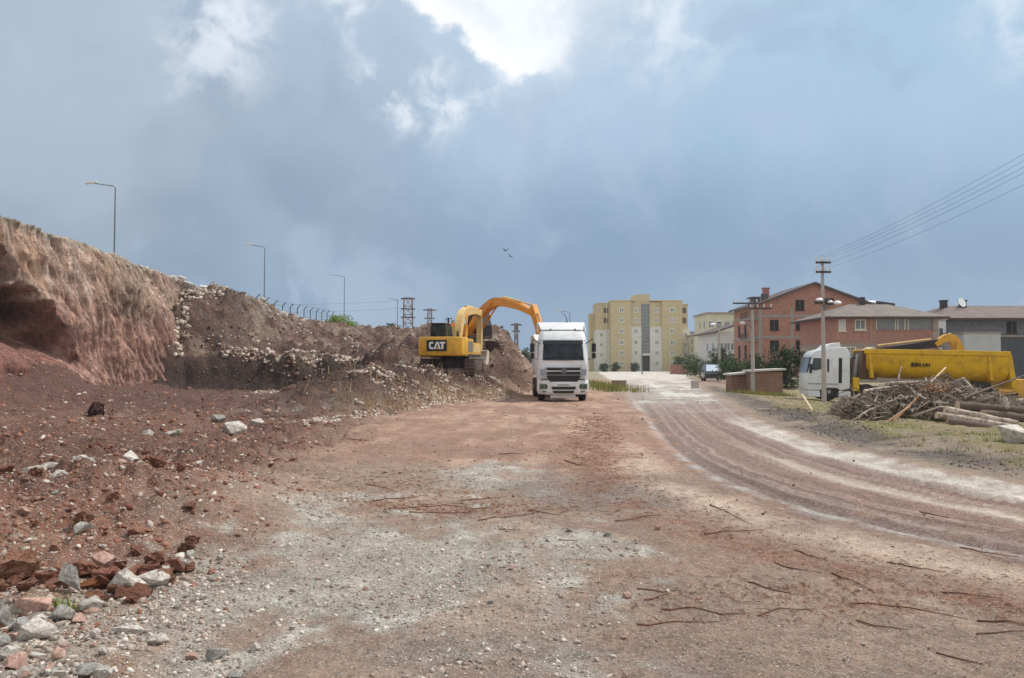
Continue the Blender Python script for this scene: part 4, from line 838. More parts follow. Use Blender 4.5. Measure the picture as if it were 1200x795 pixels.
m = MB(); m.box(XH(1020), XH(1022.5), -.05, .1, 0, ez); m.build('downpipe', mat('pipe_tan', lin(170, 140, 120), .6), H2)
o_ = .75; rz = ZH(357) + .35
E = [(-o_, -o_, ez), (wH + o_, -o_, ez), (wH + o_, dp + o_, ez), (-o_, dp + o_, ez)]; R1, R2 = (3.6, dp / 2, rz), (wH - 3.0, dp / 2, rz)
m = MB(); m.add(E + [R1, R2], [(0, 1, 5, 4), (2, 3, 4, 5), (1, 2, 5), (3, 0, 4), (3, 2, 1, 0)]); rf = m.build('roof', ROOFG, H2)
m = MB(); m.box(-o_ - .03, wH + o_ + .03, -o_ - .03, dp + o_ + .03, ez - .18, ez - .01); m.build('eave_board', mat('eave_brown', lin(86, 70, 64), .8), rf)
m = MB(); m.box(XH(1031), XH(1036), dp / 2 - .3, dp / 2 + .3, rz - .3, rz + .75); m.build('chimney', mat('chimney_dark', lin(70, 62, 60), .8), rf)
# --- grey block building far right
S = 10.94; g0 = P3(1107, 428, 85.)
H3 = thing('grey_block_building', 'dark grey block building with a brownish hipped roof at the road end', 'house', (g0.x, g0.y, -.3))
XH = lambda px: (px - 1107) / S
ZH = lambda py: (447.5 - py + 3.3) / S
GBLK = brick_mat('grey_block', lin(112, 112, 116), lin(96, 98, 102), lin(126, 126, 126), .4, .2); GBLK2 = brick_mat('dark_block', lin(84, 86, 90), lin(74, 76, 82), lin(98, 98, 100), .4, .2)
wH = XH(1290); ez = ZH(374)
m = MB(); m.box(0, wH, 0, 11, ZH(394), ez); m.build('upper_wall', GBLK, H3); m = MB(); m.box(.05, wH - .05, .05, 10.9, 0, ZH(396)); m.build('lower_wall', GBLK2, H3)
m = MB(); m.box(-.05, wH + .05, -.06, 11.05, ZH(396), ZH(394)); m.build('floor_slab', SLAB, H3)
rz = ez + 1.75; E = [(-.8, -.8, ez), (wH + .8, -.8, ez), (wH + .8, 11.8, ez), (-.8, 11.8, ez)]
m = MB(); m.add(E + [(3.2, 5.5, rz), (wH - 3.2, 5.5, rz)], [(0, 1, 5, 4), (2, 3, 4, 5), (1, 2, 5), (3, 0, 4), (3, 2, 1, 0)]); rf = m.build('roof', tile_mat('brown_roof', lin(124, 106, 98), lin(106, 92, 86)), H3)
m = MB(); m.box(-.83, wH + .83, -.83, 11.83, ez - .2, ez - .01); m.build('eave_board', MATS['eave_brown'], rf)
for q in (1135, 1158.5): 
    m = MB(); m.box(XH(q - 3), XH(q + 3), 4.4, 5.1, ez + .9, ez + 2.2); m.box(XH(q - 3.6), XH(q + 3.6), 4.3, 5.2, ez + 2.2, ez + 2.32); m.build('chimney', MATS['chimney_dark'], rf)
DISH = mat('dish_white', lin(225, 226, 226), .4)
def dish(parent, c, r, tilt, name='satellite_dish'):
    m = MB(); n = 16; rings = []
    M = Matrix.Translation(Vector(c)) @ Matrix.Rotation(R(tilt[0]), 4, 'Z') @ Matrix.Rotation(R(tilt[1]), 4, 'X')
    for q in (.05, .4, .75, 1): rings.append([(q * r * math.cos(2 * math.pi * k / n), q * r * math.sin(2 * math.pi * k / n), .28 * r * q * q) for k in range(n)])
    m.loft(rings, True, M); m.tube([(0, 0, 0), (0, 0, -.5 * r), (0, r * .5, -r)], .03, 5, True, M); return m.build(name, DISH, parent, smooth=True)
dish(rf, (XH(1149), 3.5, ez + 1.9), .55, (20, 70))
for a, b in ((1180, 380), (1215, 380), (1250, 380)): hole(H3, XH(a), XH(a + 12), ZH(392), ZH(378), 0)
g0 = P3(1152, 428, 77.)
H4 = thing('grey_annex', 'plain pale grey rendered annex below the dark block building', 'outbuilding', (g0.x, g0.y, -.5))
m = MB(); m.box(-1.8, 1.75, 0, 4, 0, 5.3); m.build('wall', PL('pale_grey_render', 186, 188, 188), H4, bevel=.03); m = MB(); m.box(-1.9, 1.85, -.1, 4.1, 5.3, 5.42); m.build('coping', SLAB, H4)
g0 = P3(1103.5, 428, 83.)
H5 = thing('white_stair_house', 'narrow white rendered house wedged between the brick and grey buildings', 'house', (g0.x, g0.y, -.3))
m = MB(); m.box(-.62, .5, 0, 3, 0, 6.7); m.build('wall', PL('white_render', 222, 222, 220), H5); window(H5, -.3, .2, 4.7, 5.9, 0, WTRIM, GLASS, .06, 0); m = MB(); m.box(-.75, .6, -.15, 3.1, 6.7, 6.85); m.build('roof', SLAB, H5)
# --- house roof behind the hipped roof
g0 = P3(1030, 428, 118.)
H6 = thing('dark_roofed_house', 'far house with a dark flat roof and white tanks seen over the grey hipped roof', 'house', (g0.x, g0.y, 0))
m = MB(); m.box(-4.2, 3.0, 0, 8, 0, 9.9); m.build('wall', PL('beige_render', 176, 164, 150), H6); m = MB(); m.box(-4.5, 3.3, -.4, 8.4, 9.9, 10.35); rf = m.build('roof', MATS['chimney_dark'], H6)
m = MB(); m.tube([(-2.3, 1.5, 10.9), (.6, 1.5, 10.9)], .52, 14); m.build('water_tank', DISH, rf, smooth=True)
m = MB(); m.prism([(-.2, 10.4), (2.6, 10.4), (2.6, 10.9), (-.2, 11.3)], 'y', .2, .3); m.build('solar_panel', mat('solar_dark', lin(48, 54, 64), .25), rf); dish(rf, (-3.4, .3, 11.0), .5, (0, 65))
# --- pale buildings at the end of the road
def plain_house(name, label, px0, px1, ptop, D, base, col, wins, dep=10, roof=None, flat=True, rows_=3, cols_=3):
    g = P3((px0 + px1) / 2, 428, D); s = F / D; hw = (px1 - px0) / 2 / s; h = H + (428 - ptop) / s - base
    T = thing(name, label, 'building', (g.x, D, base)); m = MB(); m.box(-hw, hw, 0, dep, 0, h); m.build('wall', col, T, bevel=.03)
    m = MB()
    if flat: m.box(-hw - .3, hw + .3, -.3, dep + .3, h, h + .35)
    else: m.prism([(-hw - .6, h - .3), (hw + .6, h + 1.3), (hw + .6, h + 1.6), (-hw - .6, h)], 'y', -.6, dep + .6)
    m.build('roof', roof or SLAB, T)
    for r_ in range(rows_):
        for c_ in range(cols_):
            cx = -hw + (c_ + .5) * 2 * hw / cols_; cz = 1.6 + r_ * (h - 1) / rows_; window(T, cx - .6, cx + .6, cz - .6, cz + .8, 0, WTRIM, GW, .1, 1)
    m = MB()
    for r_ in range(rows_): m.box(-hw - .01, -hw + .2, 2, 3.2, 1 + r_ * (h - 1) / rows_, 2.4 + r_ * (h - 1) / rows_); m.box(-hw - .01, -hw + .2, 6, 7.2, 1 + r_ * (h - 1) / rows_, 2.4 + r_ * (h - 1) / rows_)
    m.build('side_window', GW, T); return T
plain_house('cream_apartment_house', 'pale cream green apartment house behind the white gabled house', 829, 866, 368, 172, -.1, PL('cream_green_render', 206, 202, 174), 4, 12, rows_=4, cols_=4)
plain_house('white_gabled_house', 'white rendered house with a dark sloping roof left of the orange brick house', 840, 864, 389, 140, -.1, PL('white_wash', 206, 204, 198), 3, 14, MATS['dark_roof'], False, 2, 3)
plain_house('distant_white_block', 'distant white block with balconies right of the tan apartment block', 808, 827, 390, 300, -.1, PL('distant_white', 190, 190, 192), 4, 12, MATS['brown_roof'], True, 5, 4)
plain_house('distant_cream_house', 'distant cream house half hidden behind the cream green apartment house', 818, 832, 393, 205, -.1, PL('distant_cream', 200, 194, 172), 4, 12, None, True, 4, 2)
# --- low brick sheds, walls
def shed(label, px0, px1, ptop, pbase, D, dep, material):
    s = F / D; b = H - (pbase - HOR) / s; h = (pbase - ptop) / s; T = thing('brick_shed', label, 'shed', ((px0 - 600) / s, D, b)); wd = (px1 - px0) / s
    m = MB(); m.box(0, wd, 0, dep, -.2, h); m.build('wall', material, T); m = MB(); m.prism([(-.15, h), (wd + .15, h + .12), (wd + .15, h + .24), (-.15, h + .12)], 'y', -.25, dep + .2); m.build('roof', mat('pale_sheet', lin(206, 198, 188), .6, var=.15), T); return T
shed('low brick shed with a pale sheet roof right of the pole, beside the bushes', 881, 917, 436, 458, 54, 1.6, BR3); shed('lower brick lean-to with a pale roof left of the pole', 857, 877, 440, 456.5, 55.5, 1.5, BR3)
def wall_block(name, label, cat, px0, px1, ptop, pbase, D, dep, material, cope=None):
    s = F / D; x0 = (px0 - 600) / s; b = tz(x0, D) - .05; m = MB(); wd = (px1 - px0) / s; h = (pbase - ptop) / s
    m.box(0, wd, 0, dep, 0, h); m.box(-.03, wd + .03, -.03, dep + .03, h, h + .06); o = m.build(name, material, None, bevel=.03); o.location = (x0, D, b); return tag(o, label, cat)
wall_block('rubble_wall', 'low brown ruined wall under the trees right of the tan block', 'wall', 786, 806, 427, 438, 150, 1, BR2)
wall_block('gate_pillar', 'white gate pillar standing by the trees at the road end', 'pillar', 810.5, 814.5, 421, 439, 140, .7, PL('gate_white', 214, 212, 204))
wall_block('manhole_ring', 'squat brown concrete block on the grass right of the lorry', 'concrete block', 719, 734, 445, 453.5, 60, 1.2, mat('brown_concrete', lin(142, 122, 112), .9, var=.2))
wall_block('road_block', 'small pale concrete block at the road edge near the parked van', 'concrete block', 811, 819, 446.5, 454, 62, .5, CONC)
# --- parked van
p = P3(836, 447, 82)
VN = thing('parked_van', 'dark van with a pale windscreen parked by the lamp post near the trees', 'van', (p.x, p.y, tz(p.x, p.y) + .02), R(-8))
DBLUE = mat('van_paint', lin(52, 56, 66), .3, var=.1, coat=.5)
m = MB(); m.loft([[(-.85, 0, .3), (.85, 0, .3), (.88, 4.2, .3), (-.88, 4.2, .3)], [(-.88, -.05, .75), (.88, -.05, .75), (.9, 4.25, .8), (-.9, 4.25, .8)], [(-.86, .15, 1.0), (.86, .15, 1.0), (.9, 4.25, 1.05), (-.9, 4.25, 1.05)], [(-.7, 1.15, 1.78), (.7, 1.15, 1.78), (.74, 4.1, 1.8), (-.74, 4.1, 1.8)]]); m.build('body', DBLUE, VN, bevel=.05, smooth=True)
m = MB(); m.add([(-.74, .18, 1.06), (.74, .18, 1.06), (.62, 1.05, 1.72), (-.62, 1.05, 1.72), (-.74, .3, 1.03), (.74, .3, 1.03), (.62, 1.15, 1.69), (-.62, 1.15, 1.69)], [(0, 1, 2, 3), (7, 6, 5, 4), (0, 4, 5, 1), (1, 5, 6, 2), (2, 6, 7, 3), (3, 7, 4, 0)]); m.build('windscreen', mat('sky_glare_screen', lin(196, 208, 218), .1, spec=.8), VN)  # pale base colour paints the sky's reflection onto the windscreen
for s in (-1, 1):
    m = MB(); m.box(s * .55 - .2, s * .55 + .2, -.09, .1, .72, .9); m.build('headlight', LAMPG, VN, bevel=.03); wheel(VN, s * .8, .8, .32, .32, .2); wheel(VN, s * .8, 3.4, .32, .32, .2)
    m = MB(); m.box(s * .98 - .08, s * .98 + .08, .6, .7, 1.0, 1.15); m.build('mirror', BLACK, VN, bevel=.02)
m = MB(); m.box(-.5, .5, -.08, .1, .5, .68); m.build('grille', BLACK, VN)
p = P3(742, 438, 195); 
# ------------------------------------------------------------------ poles, lamps, wires, pylons, fence
GALV = mat('galvanised_steel', lin(120, 126, 132), .5, .4, var=.1); WOODC = mat('concrete_pole', lin(176, 168, 160), .9, var=.12, scale=4)
def street_lamp(label, px, pbase_z, D, head_py, arm=-2.0, group='street lamps on the embankment', r=.085):
    x0 = (px - 600) / F * D; top = H + (HOR - head_py) / F * D; T = thing('street_lamp', label, 'street lamp', (x0, D, pbase_z), 0, group); h = top - pbase_z
    m = MB(); m.tube([(0, 0, 0), (0, 0, h * .6), (0, 0, h - .15), (arm * .08, 0, h), (arm * .85, 0, h + .22)], [r, r * .8, r * .6, r * .55, r * .45], 8); m.build('pole', GALV, T)
    m = MB(); M = Matrix.Translation((arm, 0, h + .24)) @ Matrix.Rotation(R(8) * (1 if arm > 0 else -1), 4, 'Y'); m.loft([[(-.5, -.1, -.02), (.45, -.08, -.02), (.45, .08, -.02), (-.5, .1, -.02)], [(-.52, -.16, .06), (.45, -.1, .06), (.45, .1, .06), (-.52, .16, .06)], [(-.4, -.1, .16), (.4, -.06, .13), (.4, .06, .13), (-.4, .1, .16)]], True, M); m.build('lamp_head', mat('lamp_shell', lin(205, 208, 204), .4), T)
    m = MB(); m.disc((0, 0), .16, 'z', (0, .25), 10); m.build('base_flange', GALV, T); return T
street_lamp('tall street lamp above the highest part of the red cliff, nearest on the bank', 132, 8.0, 67, 217); street_lamp('street lamp where the barbed fence begins on the rubble crest', 309, 6.6, 101, 289)
street_lamp('street lamp rising beside the lime green treetop', 403, 6.8, 135, 324); street_lamp('faint distant lamp between the treetop and the lattice pylon', 465.5, 5.4, 182, 351, r=.11)
street_lamp('curved street lamp showing above the spoiler of the lorry', 668, 0, 120, 366, -1.6, None); street_lamp('thin lamp post in front of the tan block entrance', 752.5, 0, 150, 395, -.9, None)
def insul(m, c): m.tube([c, (c[0], c[1], c[2] + .1), (c[0], c[1], c[2] + .24)], [.02, .045, .035], 6)
def utility_pole(label, px, D, top_py, arms, lamps, r=.13, base=None, gr='utility poles along the road'):
    x0 = (px - 600) / F * D; b = tz(x0, D) - .1 if base is None else base; h = H + (HOR - top_py) / F * D - b
    T = thing('utility_pole', label, 'utility pole', (x0, D, b), 0, gr); m = MB(); m.tube([(0, 0, 0), (0, 0, h)], [r * 1.25, r * .7], 8); m.build('pole', WOODC, T)
    for dz, l, off in arms:
        m = MB(); m.box(off - l / 2, off + l / 2, -.16, -.08, h - dz - .05, h - dz + .05); ar = m.build('cross_arm', DGREY, T)
        for q in (-.46, -.15, .15, .46): m = MB(); insul(m, (off + q * l, -.12, h - dz + .05)); m.build('insulator', WPLAS, ar)
    for dx, dz, sz in lamps:
        m = MB(); m.tube([(0, -.08, h - dz - .35), (dx * .5, -.2, h - dz - .1), (dx * .8, -.25, h - dz)], .03, 6); a_ = m.build('lamp_arm', GALV, T); m = MB()
        n = 12; m.loft([[(dx + q * sz * math.cos(2 * math.pi * k / n), -.28 + q * sz * .7 * math.sin(2 * math.pi * k / n), h - dz + zz * sz) for k in range(n)] for q, zz in ((.3, -.4), (.95, -.25), (1, .05), (.55, .4), (.15, .5))]); m.build('lamp_head', DISH, a_, smooth=True)
    return T, Vector((x0, D, b + h))
UP, utop = utility_pole('tall concrete power pole with two cross arms standing before the white cab', 965, 40, 305.5, ((.1, .75, 0), (.58, .75, 0)), ((-.28, 2.0, .2), (.62, 2.15, .22), (.26, 2.1, .16)), .105)
m = MB(); m.box(.05, .45, -.3, -.1, 5.0, 5.35); m.box(-.45, -.1, -.25, -.05, 5.05, 5.25); m.build('junction_box', DGREY, UP, bevel=.02)
utility_pole('shorter concrete pole with a skewed dark cross arm beside the brick shed', 882, 54, 354, ((.1, 1.7, -.5), (.45, 1.5, .55)), ((-.75, 1.45, .2),), .13)
utility_pole('slim concrete lamp pole standing at the parked van', 843, 79, 377, ((.12, .3, 0),), ((-.7, .3, .3),), .12)
UP4, utop4 = utility_pole('power pole beyond the picture edge holding the far ends of the wires', 1500, 14.5, 24, ((.1, .75, 0), (.58, .75, 0)), (), .15, 0.0)
CAB = mat('wire_black', lin(104, 116, 134), .6)
k = 0
for dz, q in ((.1, -.34), (.1, 0), (.1, .34), (.58, -.34), (.58, .34)):
    a_ = utop + Vector((q, -.12, -dz + .24)); b_ = utop4 + Vector((q, -.12, -dz * 1.1 + .24)); m = MB(); pts = []
    for s_ in np.linspace(0, 1, 24): pt = a_.lerp(b_, s_); pt.z -= 4 * .35 * s_ * (1 - s_); pts.append(pt)
    m.tube(pts, .005, 5); o = m.build('power_line', CAB, None, smooth=True); tag(o, 'thin grey overhead power line running from the tall pole out of the picture', 'power line', 'overhead wires from the tall pole')
def pylon(label, px, D, top_py, b, wd, arms, lattice=True):
    x0 = (px - 600) / F * D; h = H + (HOR - top_py) / F * D - b; T = thing('lattice_pylon', label, 'pylon', (x0, D, b), R(12), 'lattice pylons on the skyline'); m = MB(); a = wd / 2; t = .08
    n = max(4, int(h / 1.6))
    for sx in (-1, 1):
        for sy in (-1, 1): m.tube([(sx * a, sy * a, 0), (sx * a * .8, sy * a * .8, h)], t, 4)
    for k in range(n):
        z0, z1 = h * k / n, h * (k + 1) / n; q = a * (1 - .2 * k / n)
        for s in (-1, 1):
            m.tube([(-q, s * q, z0), (q, s * q, z1)], t * .6, 4); m.tube([(q, s * q, z0), (-q, s * q, z1)], t * .6, 4); m.tube([(s * q, -q, z0), (s * q, q, z1)], t * .6, 4); m.tube([(-q, s * q, z1), (q, s * q, z1)], t * .7, 4)
    m.build('mast', mat('rusty_lattice', lin(132, 116, 112), .7, var=.15), T)
    for dz, l in arms:
        m = MB(); m.box(-l / 2, l / 2, -.15, .15, h - dz - .12, h - dz + .12); m.box(-l / 2, l / 2, .6, .8, h - dz - .1, h - dz + .1); ar = m.build('cross_arm', DGREY, T)
        for q in (-.48, -.2, .2, .48): m = MB(); m.tube([(l * q, 0, h - dz - .6), (l * q, 0, h - dz)], .08, 5); m.build('insulator', WPLAS, ar)
    return T
pylon('wide twin lattice pylon on the skyline left of the excavators', 478, 170, 349, 5.2, 2.2, ((.2, 3.0), (2.4, 3.0), (4.2, 3.0))); pylon('slender lattice pylon just left of the CAT excavator cab', 503.5, 200, 362, 5.0, 1.2, ((.3, 3.2), (2.4, 2.6))); pylon('slim pylon showing between the orange boom and the lorry', 605, 160, 379, 1.0, .7, ((.3, 2.2), (1.6, 1.6)))
# skyline wires left of the pylon
for k, (pa, pb) in enumerate((((300, 357), (470, 352)), ((300, 366), (470, 361)))):
    m = MB(); a_ = P3(*pa, 150); b_ = P3(*pb, 170); m.tube([a_.lerp(b_, s_) - Vector((0, 0, 1.2 * s_ * (1 - s_))) for s_ in np.linspace(0, 1, 12)], .025, 4); o = m.build('power_line', CAB, None); tag(o, 'faint wire strung across the skyline to the lattice pylon', 'power line', 'wires to the lattice pylon')
# barbed fence on the plateau edge
FN = thing('barbed_wire_fence', 'dark barbed wire fence with cranked posts along the crest of the bank', 'fence', (-25.2, 78, 6.6)); wires = [[] for _ in range(5)]
for k in range(12):
    yy_ = k * 3.0; b = float(topz(78 + yy_)) - 6.6 - .1; m = MB(); pts = [(0, yy_, b), (0, yy_, b + 1.75), (.35, yy_, b + 2.1)]; m.tube(pts, .055, 6); m.build('post', mat('fence_steel', lin(74, 82, 90), .6, .3), FN)
    for q in range(4): wires[q].append((0, yy_, b + .4 + q * .42))
    wires[4].append((.35, yy_, b + 2.1))
m = MB()
for q in wires: m.tube(q, .012, 4)
m.build('wire', MATS['fence_steel'], FN)

# ------------------------------------------------------------------ rocks, rubble, clods
def rock_mesh(seed, flat=1., sub=2, rough=0.):
    import bmesh
    bm = bmesh.new(); r = random.Random(seed)
    for _ in range(13):
        d = Vector((r.gauss(0, 1), r.gauss(0, 1), r.gauss(0, 1))).normalized() * r.uniform(.44, .58); bm.verts.new((d.x, d.y, d.z * flat))
    g = bmesh.ops.convex_hull(bm, input=bm.verts); bmesh.ops.delete(bm, geom=[q for q in g['geom_interior'] if isinstance(q, bmesh.types.BMVert)], context='VERTS')
    bmesh.ops.dissolve_limit(bm, angle_limit=.32, verts=bm.verts, edges=bm.edges)
    bmesh.ops.bevel(bm, geom=list(bm.edges), offset=.035, segments=2, affect='EDGES', profile=.6, clamp_overlap=True)
    bmesh.ops.triangulate(bm, faces=bm.faces); bmesh.ops.subdivide_edges(bm, edges=bm.edges, cuts=2 if sub > 2 else 1, use_grid_fill=True)
    for v_ in bm.verts: v_.co += v_.co.normalized() * (float(vnoise(v_.co.x * 7 + seed, v_.co.y * 7 + v_.co.z * 5, seed)) * (.022 + rough) + float(vnoise(v_.co.x * 17 + seed, v_.co.y * 17 + v_.co.z * 13, seed)) * rough * .7 + r.uniform(-.007, .007) * (1 + 40 * rough))
    me = bpy.data.meshes.new('rock_shape'); bm.to_mesh(me); bm.free(); return me
def limes(name, a, b): return mat(name, lin(*a), .92, var=.22, scale=7, col2=lin(*b), bump=.6, bscale=24, bdist=.02, obrand=.12, dirt=.3, dirtcol=lin(140, 104, 88))
LIME = limes('limestone', (206, 200, 190), (168, 160, 150)); PINKR = limes('pink_stone', (200, 164, 148), (170, 138, 124)); GREYR = limes('grey_stone', (172, 170, 164), (136, 132, 126)); CLOD = mat('red_clod', lin(160, 110, 90), .96, var=.3, scale=9, bump=1, bscale=18, bdist=.05, obrand=.2); CLODO = mat('orange_clod', lin(156, 98, 62), .96, var=.3, scale=9, bump=1, bscale=18, bdist=.05); BRC = mat('brown_clod', lin(172, 126, 102), .96, var=.35, scale=9, bump=1, bscale=18, bdist=.05, obrand=.2)
def put_rock(label, px, pyb, wpx, material, seed, asp=(1, .9, .75), tilt=(0, 0, 0), group=None, name='rock', cat='rock', sink=.18):
    x0, D = gx(px, pyb); zz = tz(x0, D); x0, D = gx(px, pyb, zz); zz = tz(x0, D); s = wpx * D / F
    me = rock_mesh(seed, 1., 3, .09 if name == 'soil_clod' else 0.); me.materials.append(material); o = bpy.data.objects.new(name, me); C.objects.link(o)
    o.location = (x0, D + s * .3, zz + s * asp[2] * (.5 - sink)); o.scale = (s * 1.1 * asp[0], s * 1.1 * asp[1], s * 1.1 * asp[2]); o.rotation_euler = tuple(R(q) for q in tilt); me.polygons.foreach_set('use_smooth', [False] * len(me.polygons))
    return tag(o, label, cat, group)
put_rock('grey flat slab leaning on its edge with green grass at its foot', 80, 695, 34, GREYR, 1, (.75, .45, 1.15), (0, -32, 10), sink=.1)
put_rock('large pinkish boulder in the pale heap at the lower edge', 37, 708, 42, PINKR, 2, (1, .8, .6), (0, 8, 0)); put_rock('white block under the large pinkish boulder', 40, 726, 40, LIME, 3, (1, .8, .65), (0, 4, 20))
put_rock('rounded grey white stone lowest in the pale heap', 27, 741, 30, GREYR, 4, (1, .9, .85)); put_rock('mottled grey stone right of the pinkish boulder', 73, 720, 27, GREYR, 5, (1, .8, .85), (0, 0, 40)); put_rock('bluish grey stone left of the pinkish boulder', 10, 720, 28, GREYR, 41, (1, .9, .9))
put_rock('squarish white stone alone at the gravel edge', 214, 660, 21, LIME, 6, (1, .8, .95), (0, 6, 15)); put_rock('pale pointed rock at the edge of the clay heap', 150, 627, 38, LIME, 7, (1, .8, .9), (0, 22, 0)); put_rock('broad white grey rock right of the pale pointed rock', 176, 622, 36, LIME, 8, (1.1, .8, .65), (0, 5, 30))
put_rock('brownish pink rock left of the pale pointed rock', 119, 621, 29, PINKR, 9, (1, .9, .85)); put_rock('dark red wedge of clay sitting on the gravel', 157, 697, 32, CLOD, 10, (1.1, .8, .75), (0, 18, 0), name='soil_clod', cat='clod'); put_rock('big crumbling brown clod cut by the picture edge', 19, 680, 48, BRC, 11, (1, .9, .85), name='soil_clod', cat='clod'); put_rock('dark red clod above the leaning slab', 54, 664, 32, CLOD, 12, (1.1, .8, .7), name='soil_clod', cat='clod')
put_rock('tan orange stone on top of the dark clods', 36, 652, 18, mat('tan_stone', lin(196, 154, 118), .9, var=.2, scale=8), 13, (1, .9, 1)); put_rock('small pale stone half buried beside the squarish white stone', 195, 643, 17, LIME, 14); put_rock('orange lump of clay right of the leaning slab', 105, 685, 24, CLODO, 15, (1.1, .8, .6), name='soil_clod', cat='clod'); put_rock('dull purple red clod left of the squarish white stone', 178, 645, 24, CLOD, 16, (1.1, .8, .7), name='soil_clod', cat='clod')
put_rock('flat pale stone in the gravel below the dark red wedge', 152, 742, 30, LIME, 17, (1.2, .8, .35)); put_rock('white stone low in the gravel near the bottom edge', 187, 752, 28, LIME, 18, (1.1, .8, .5)); put_rock('flat grey stone at the bottom edge beside the weeds', 107, 789, 30, GREYR, 19, (1.2, .9, .5)); put_rock('bright white stone at the bottom edge right of the flat grey one', 124, 793, 22, LIME, 20); put_rock('grey stone at the bottom edge farthest right in the pebbles', 254, 771, 28, GREYR, 21, (1.1, .8, .5)); put_rock('large dark clod lying alone at the foot of the cliff', 109, 488, 26, mat('black_clod', lin(74, 50, 46), .96, var=.3, bump=1, bscale=9, bdist=.06), 22, (1.1, .9, .75), name='soil_clod', cat='clod')
rr = random.Random(5)
for (px, pyb, wp) in ((81, 567, 24), (38, 560, 26), (5, 560, 20), (97, 590, 27), (152, 542, 26), (202, 512, 25), (273, 507, 26), (236, 546, 18), (7, 634, 15), (318, 543, 16), (60, 548, 18), (172, 507, 16), (255, 497, 14), (300, 500, 18), (140, 560, 14), (225, 600, 13), (285, 570, 14), (28, 600, 16), (64, 620, 14), (110, 640, 11), (260, 640, 9), (240, 700, 10), (300, 760, 14), (210, 710, 13), (230, 770, 16), (70, 770, 22), (15, 770, 20), (280, 790, 16), (345, 735, 9), (600, 665, 9), (734, 699, 11), (430, 690, 8), (540, 680, 8), (520, 742, 9), (730, 745, 9), (710, 628, 9), (667, 622, 8), (575, 705, 8), (770, 620, 8), (730, 790, 8)):
    put_rock('pale limestone rock scattered over the red soil and gravel', px, pyb, wp, rr.choice([LIME, LIME, GREYR, PINKR]), rr.randint(50, 999), (1.1, .85, rr.uniform(.5, .85)), (0, rr.uniform(-20, 20), rr.uniform(0, 360)), 'pale rocks scattered on the ground')
for k in range(34):
    px, pyb = rr.uniform(0, 130), rr.uniform(700, 793)
    put_rock('broken pale stone in the heap of stones in the near corner', px, pyb, rr.uniform(9, 26), rr.choice([LIME, GREYR, LIME, PINKR]), rr.randint(50, 999), (1.1, .85, rr.uniform(.45, .85)), (0, rr.uniform(-25, 25), rr.uniform(0, 360)), 'broken stones heaped in the near corner')
for k in range(16):
    px, pyb = rr.gauss(60, 32), rr.gauss(559, 9)
    put_rock('white stone in the cluster half way up the soil slope', px, pyb, rr.uniform(8, 22), rr.choice([LIME, LIME, GREYR]), rr.randint(50, 999), (1.1, .85, rr.uniform(.45, .8)), (0, rr.uniform(-25, 25), rr.uniform(0, 360)), 'white stones clustered on the soil slope')
for k in range(60):
    px, pyb = rr.uniform(0, 230), rr.uniform(555, 700)
    put_rock('crumbly reddish clod in the heap of dug soil', px, pyb, rr.uniform(12, 30) * (pyb - 428) / 220, rr.choice([CLOD, BRC, CLOD]), rr.randint(1000, 9999), (1.1, .9, rr.uniform(.6, .9)), (rr.uniform(-20, 20), rr.uniform(-20, 20), rr.uniform(0, 360)), 'clods in the dug soil heap', 'soil_clod', 'clod')
put_rock('big whitish boulder at the right edge beside the log stack', 1196, 516, 40, LIME, 77, (1.1, .9, .85), (0, 20, 0))
put_rock('round pale boulder on the spoil slope left of the excavator', 474, 448, 15, LIME, 78); 

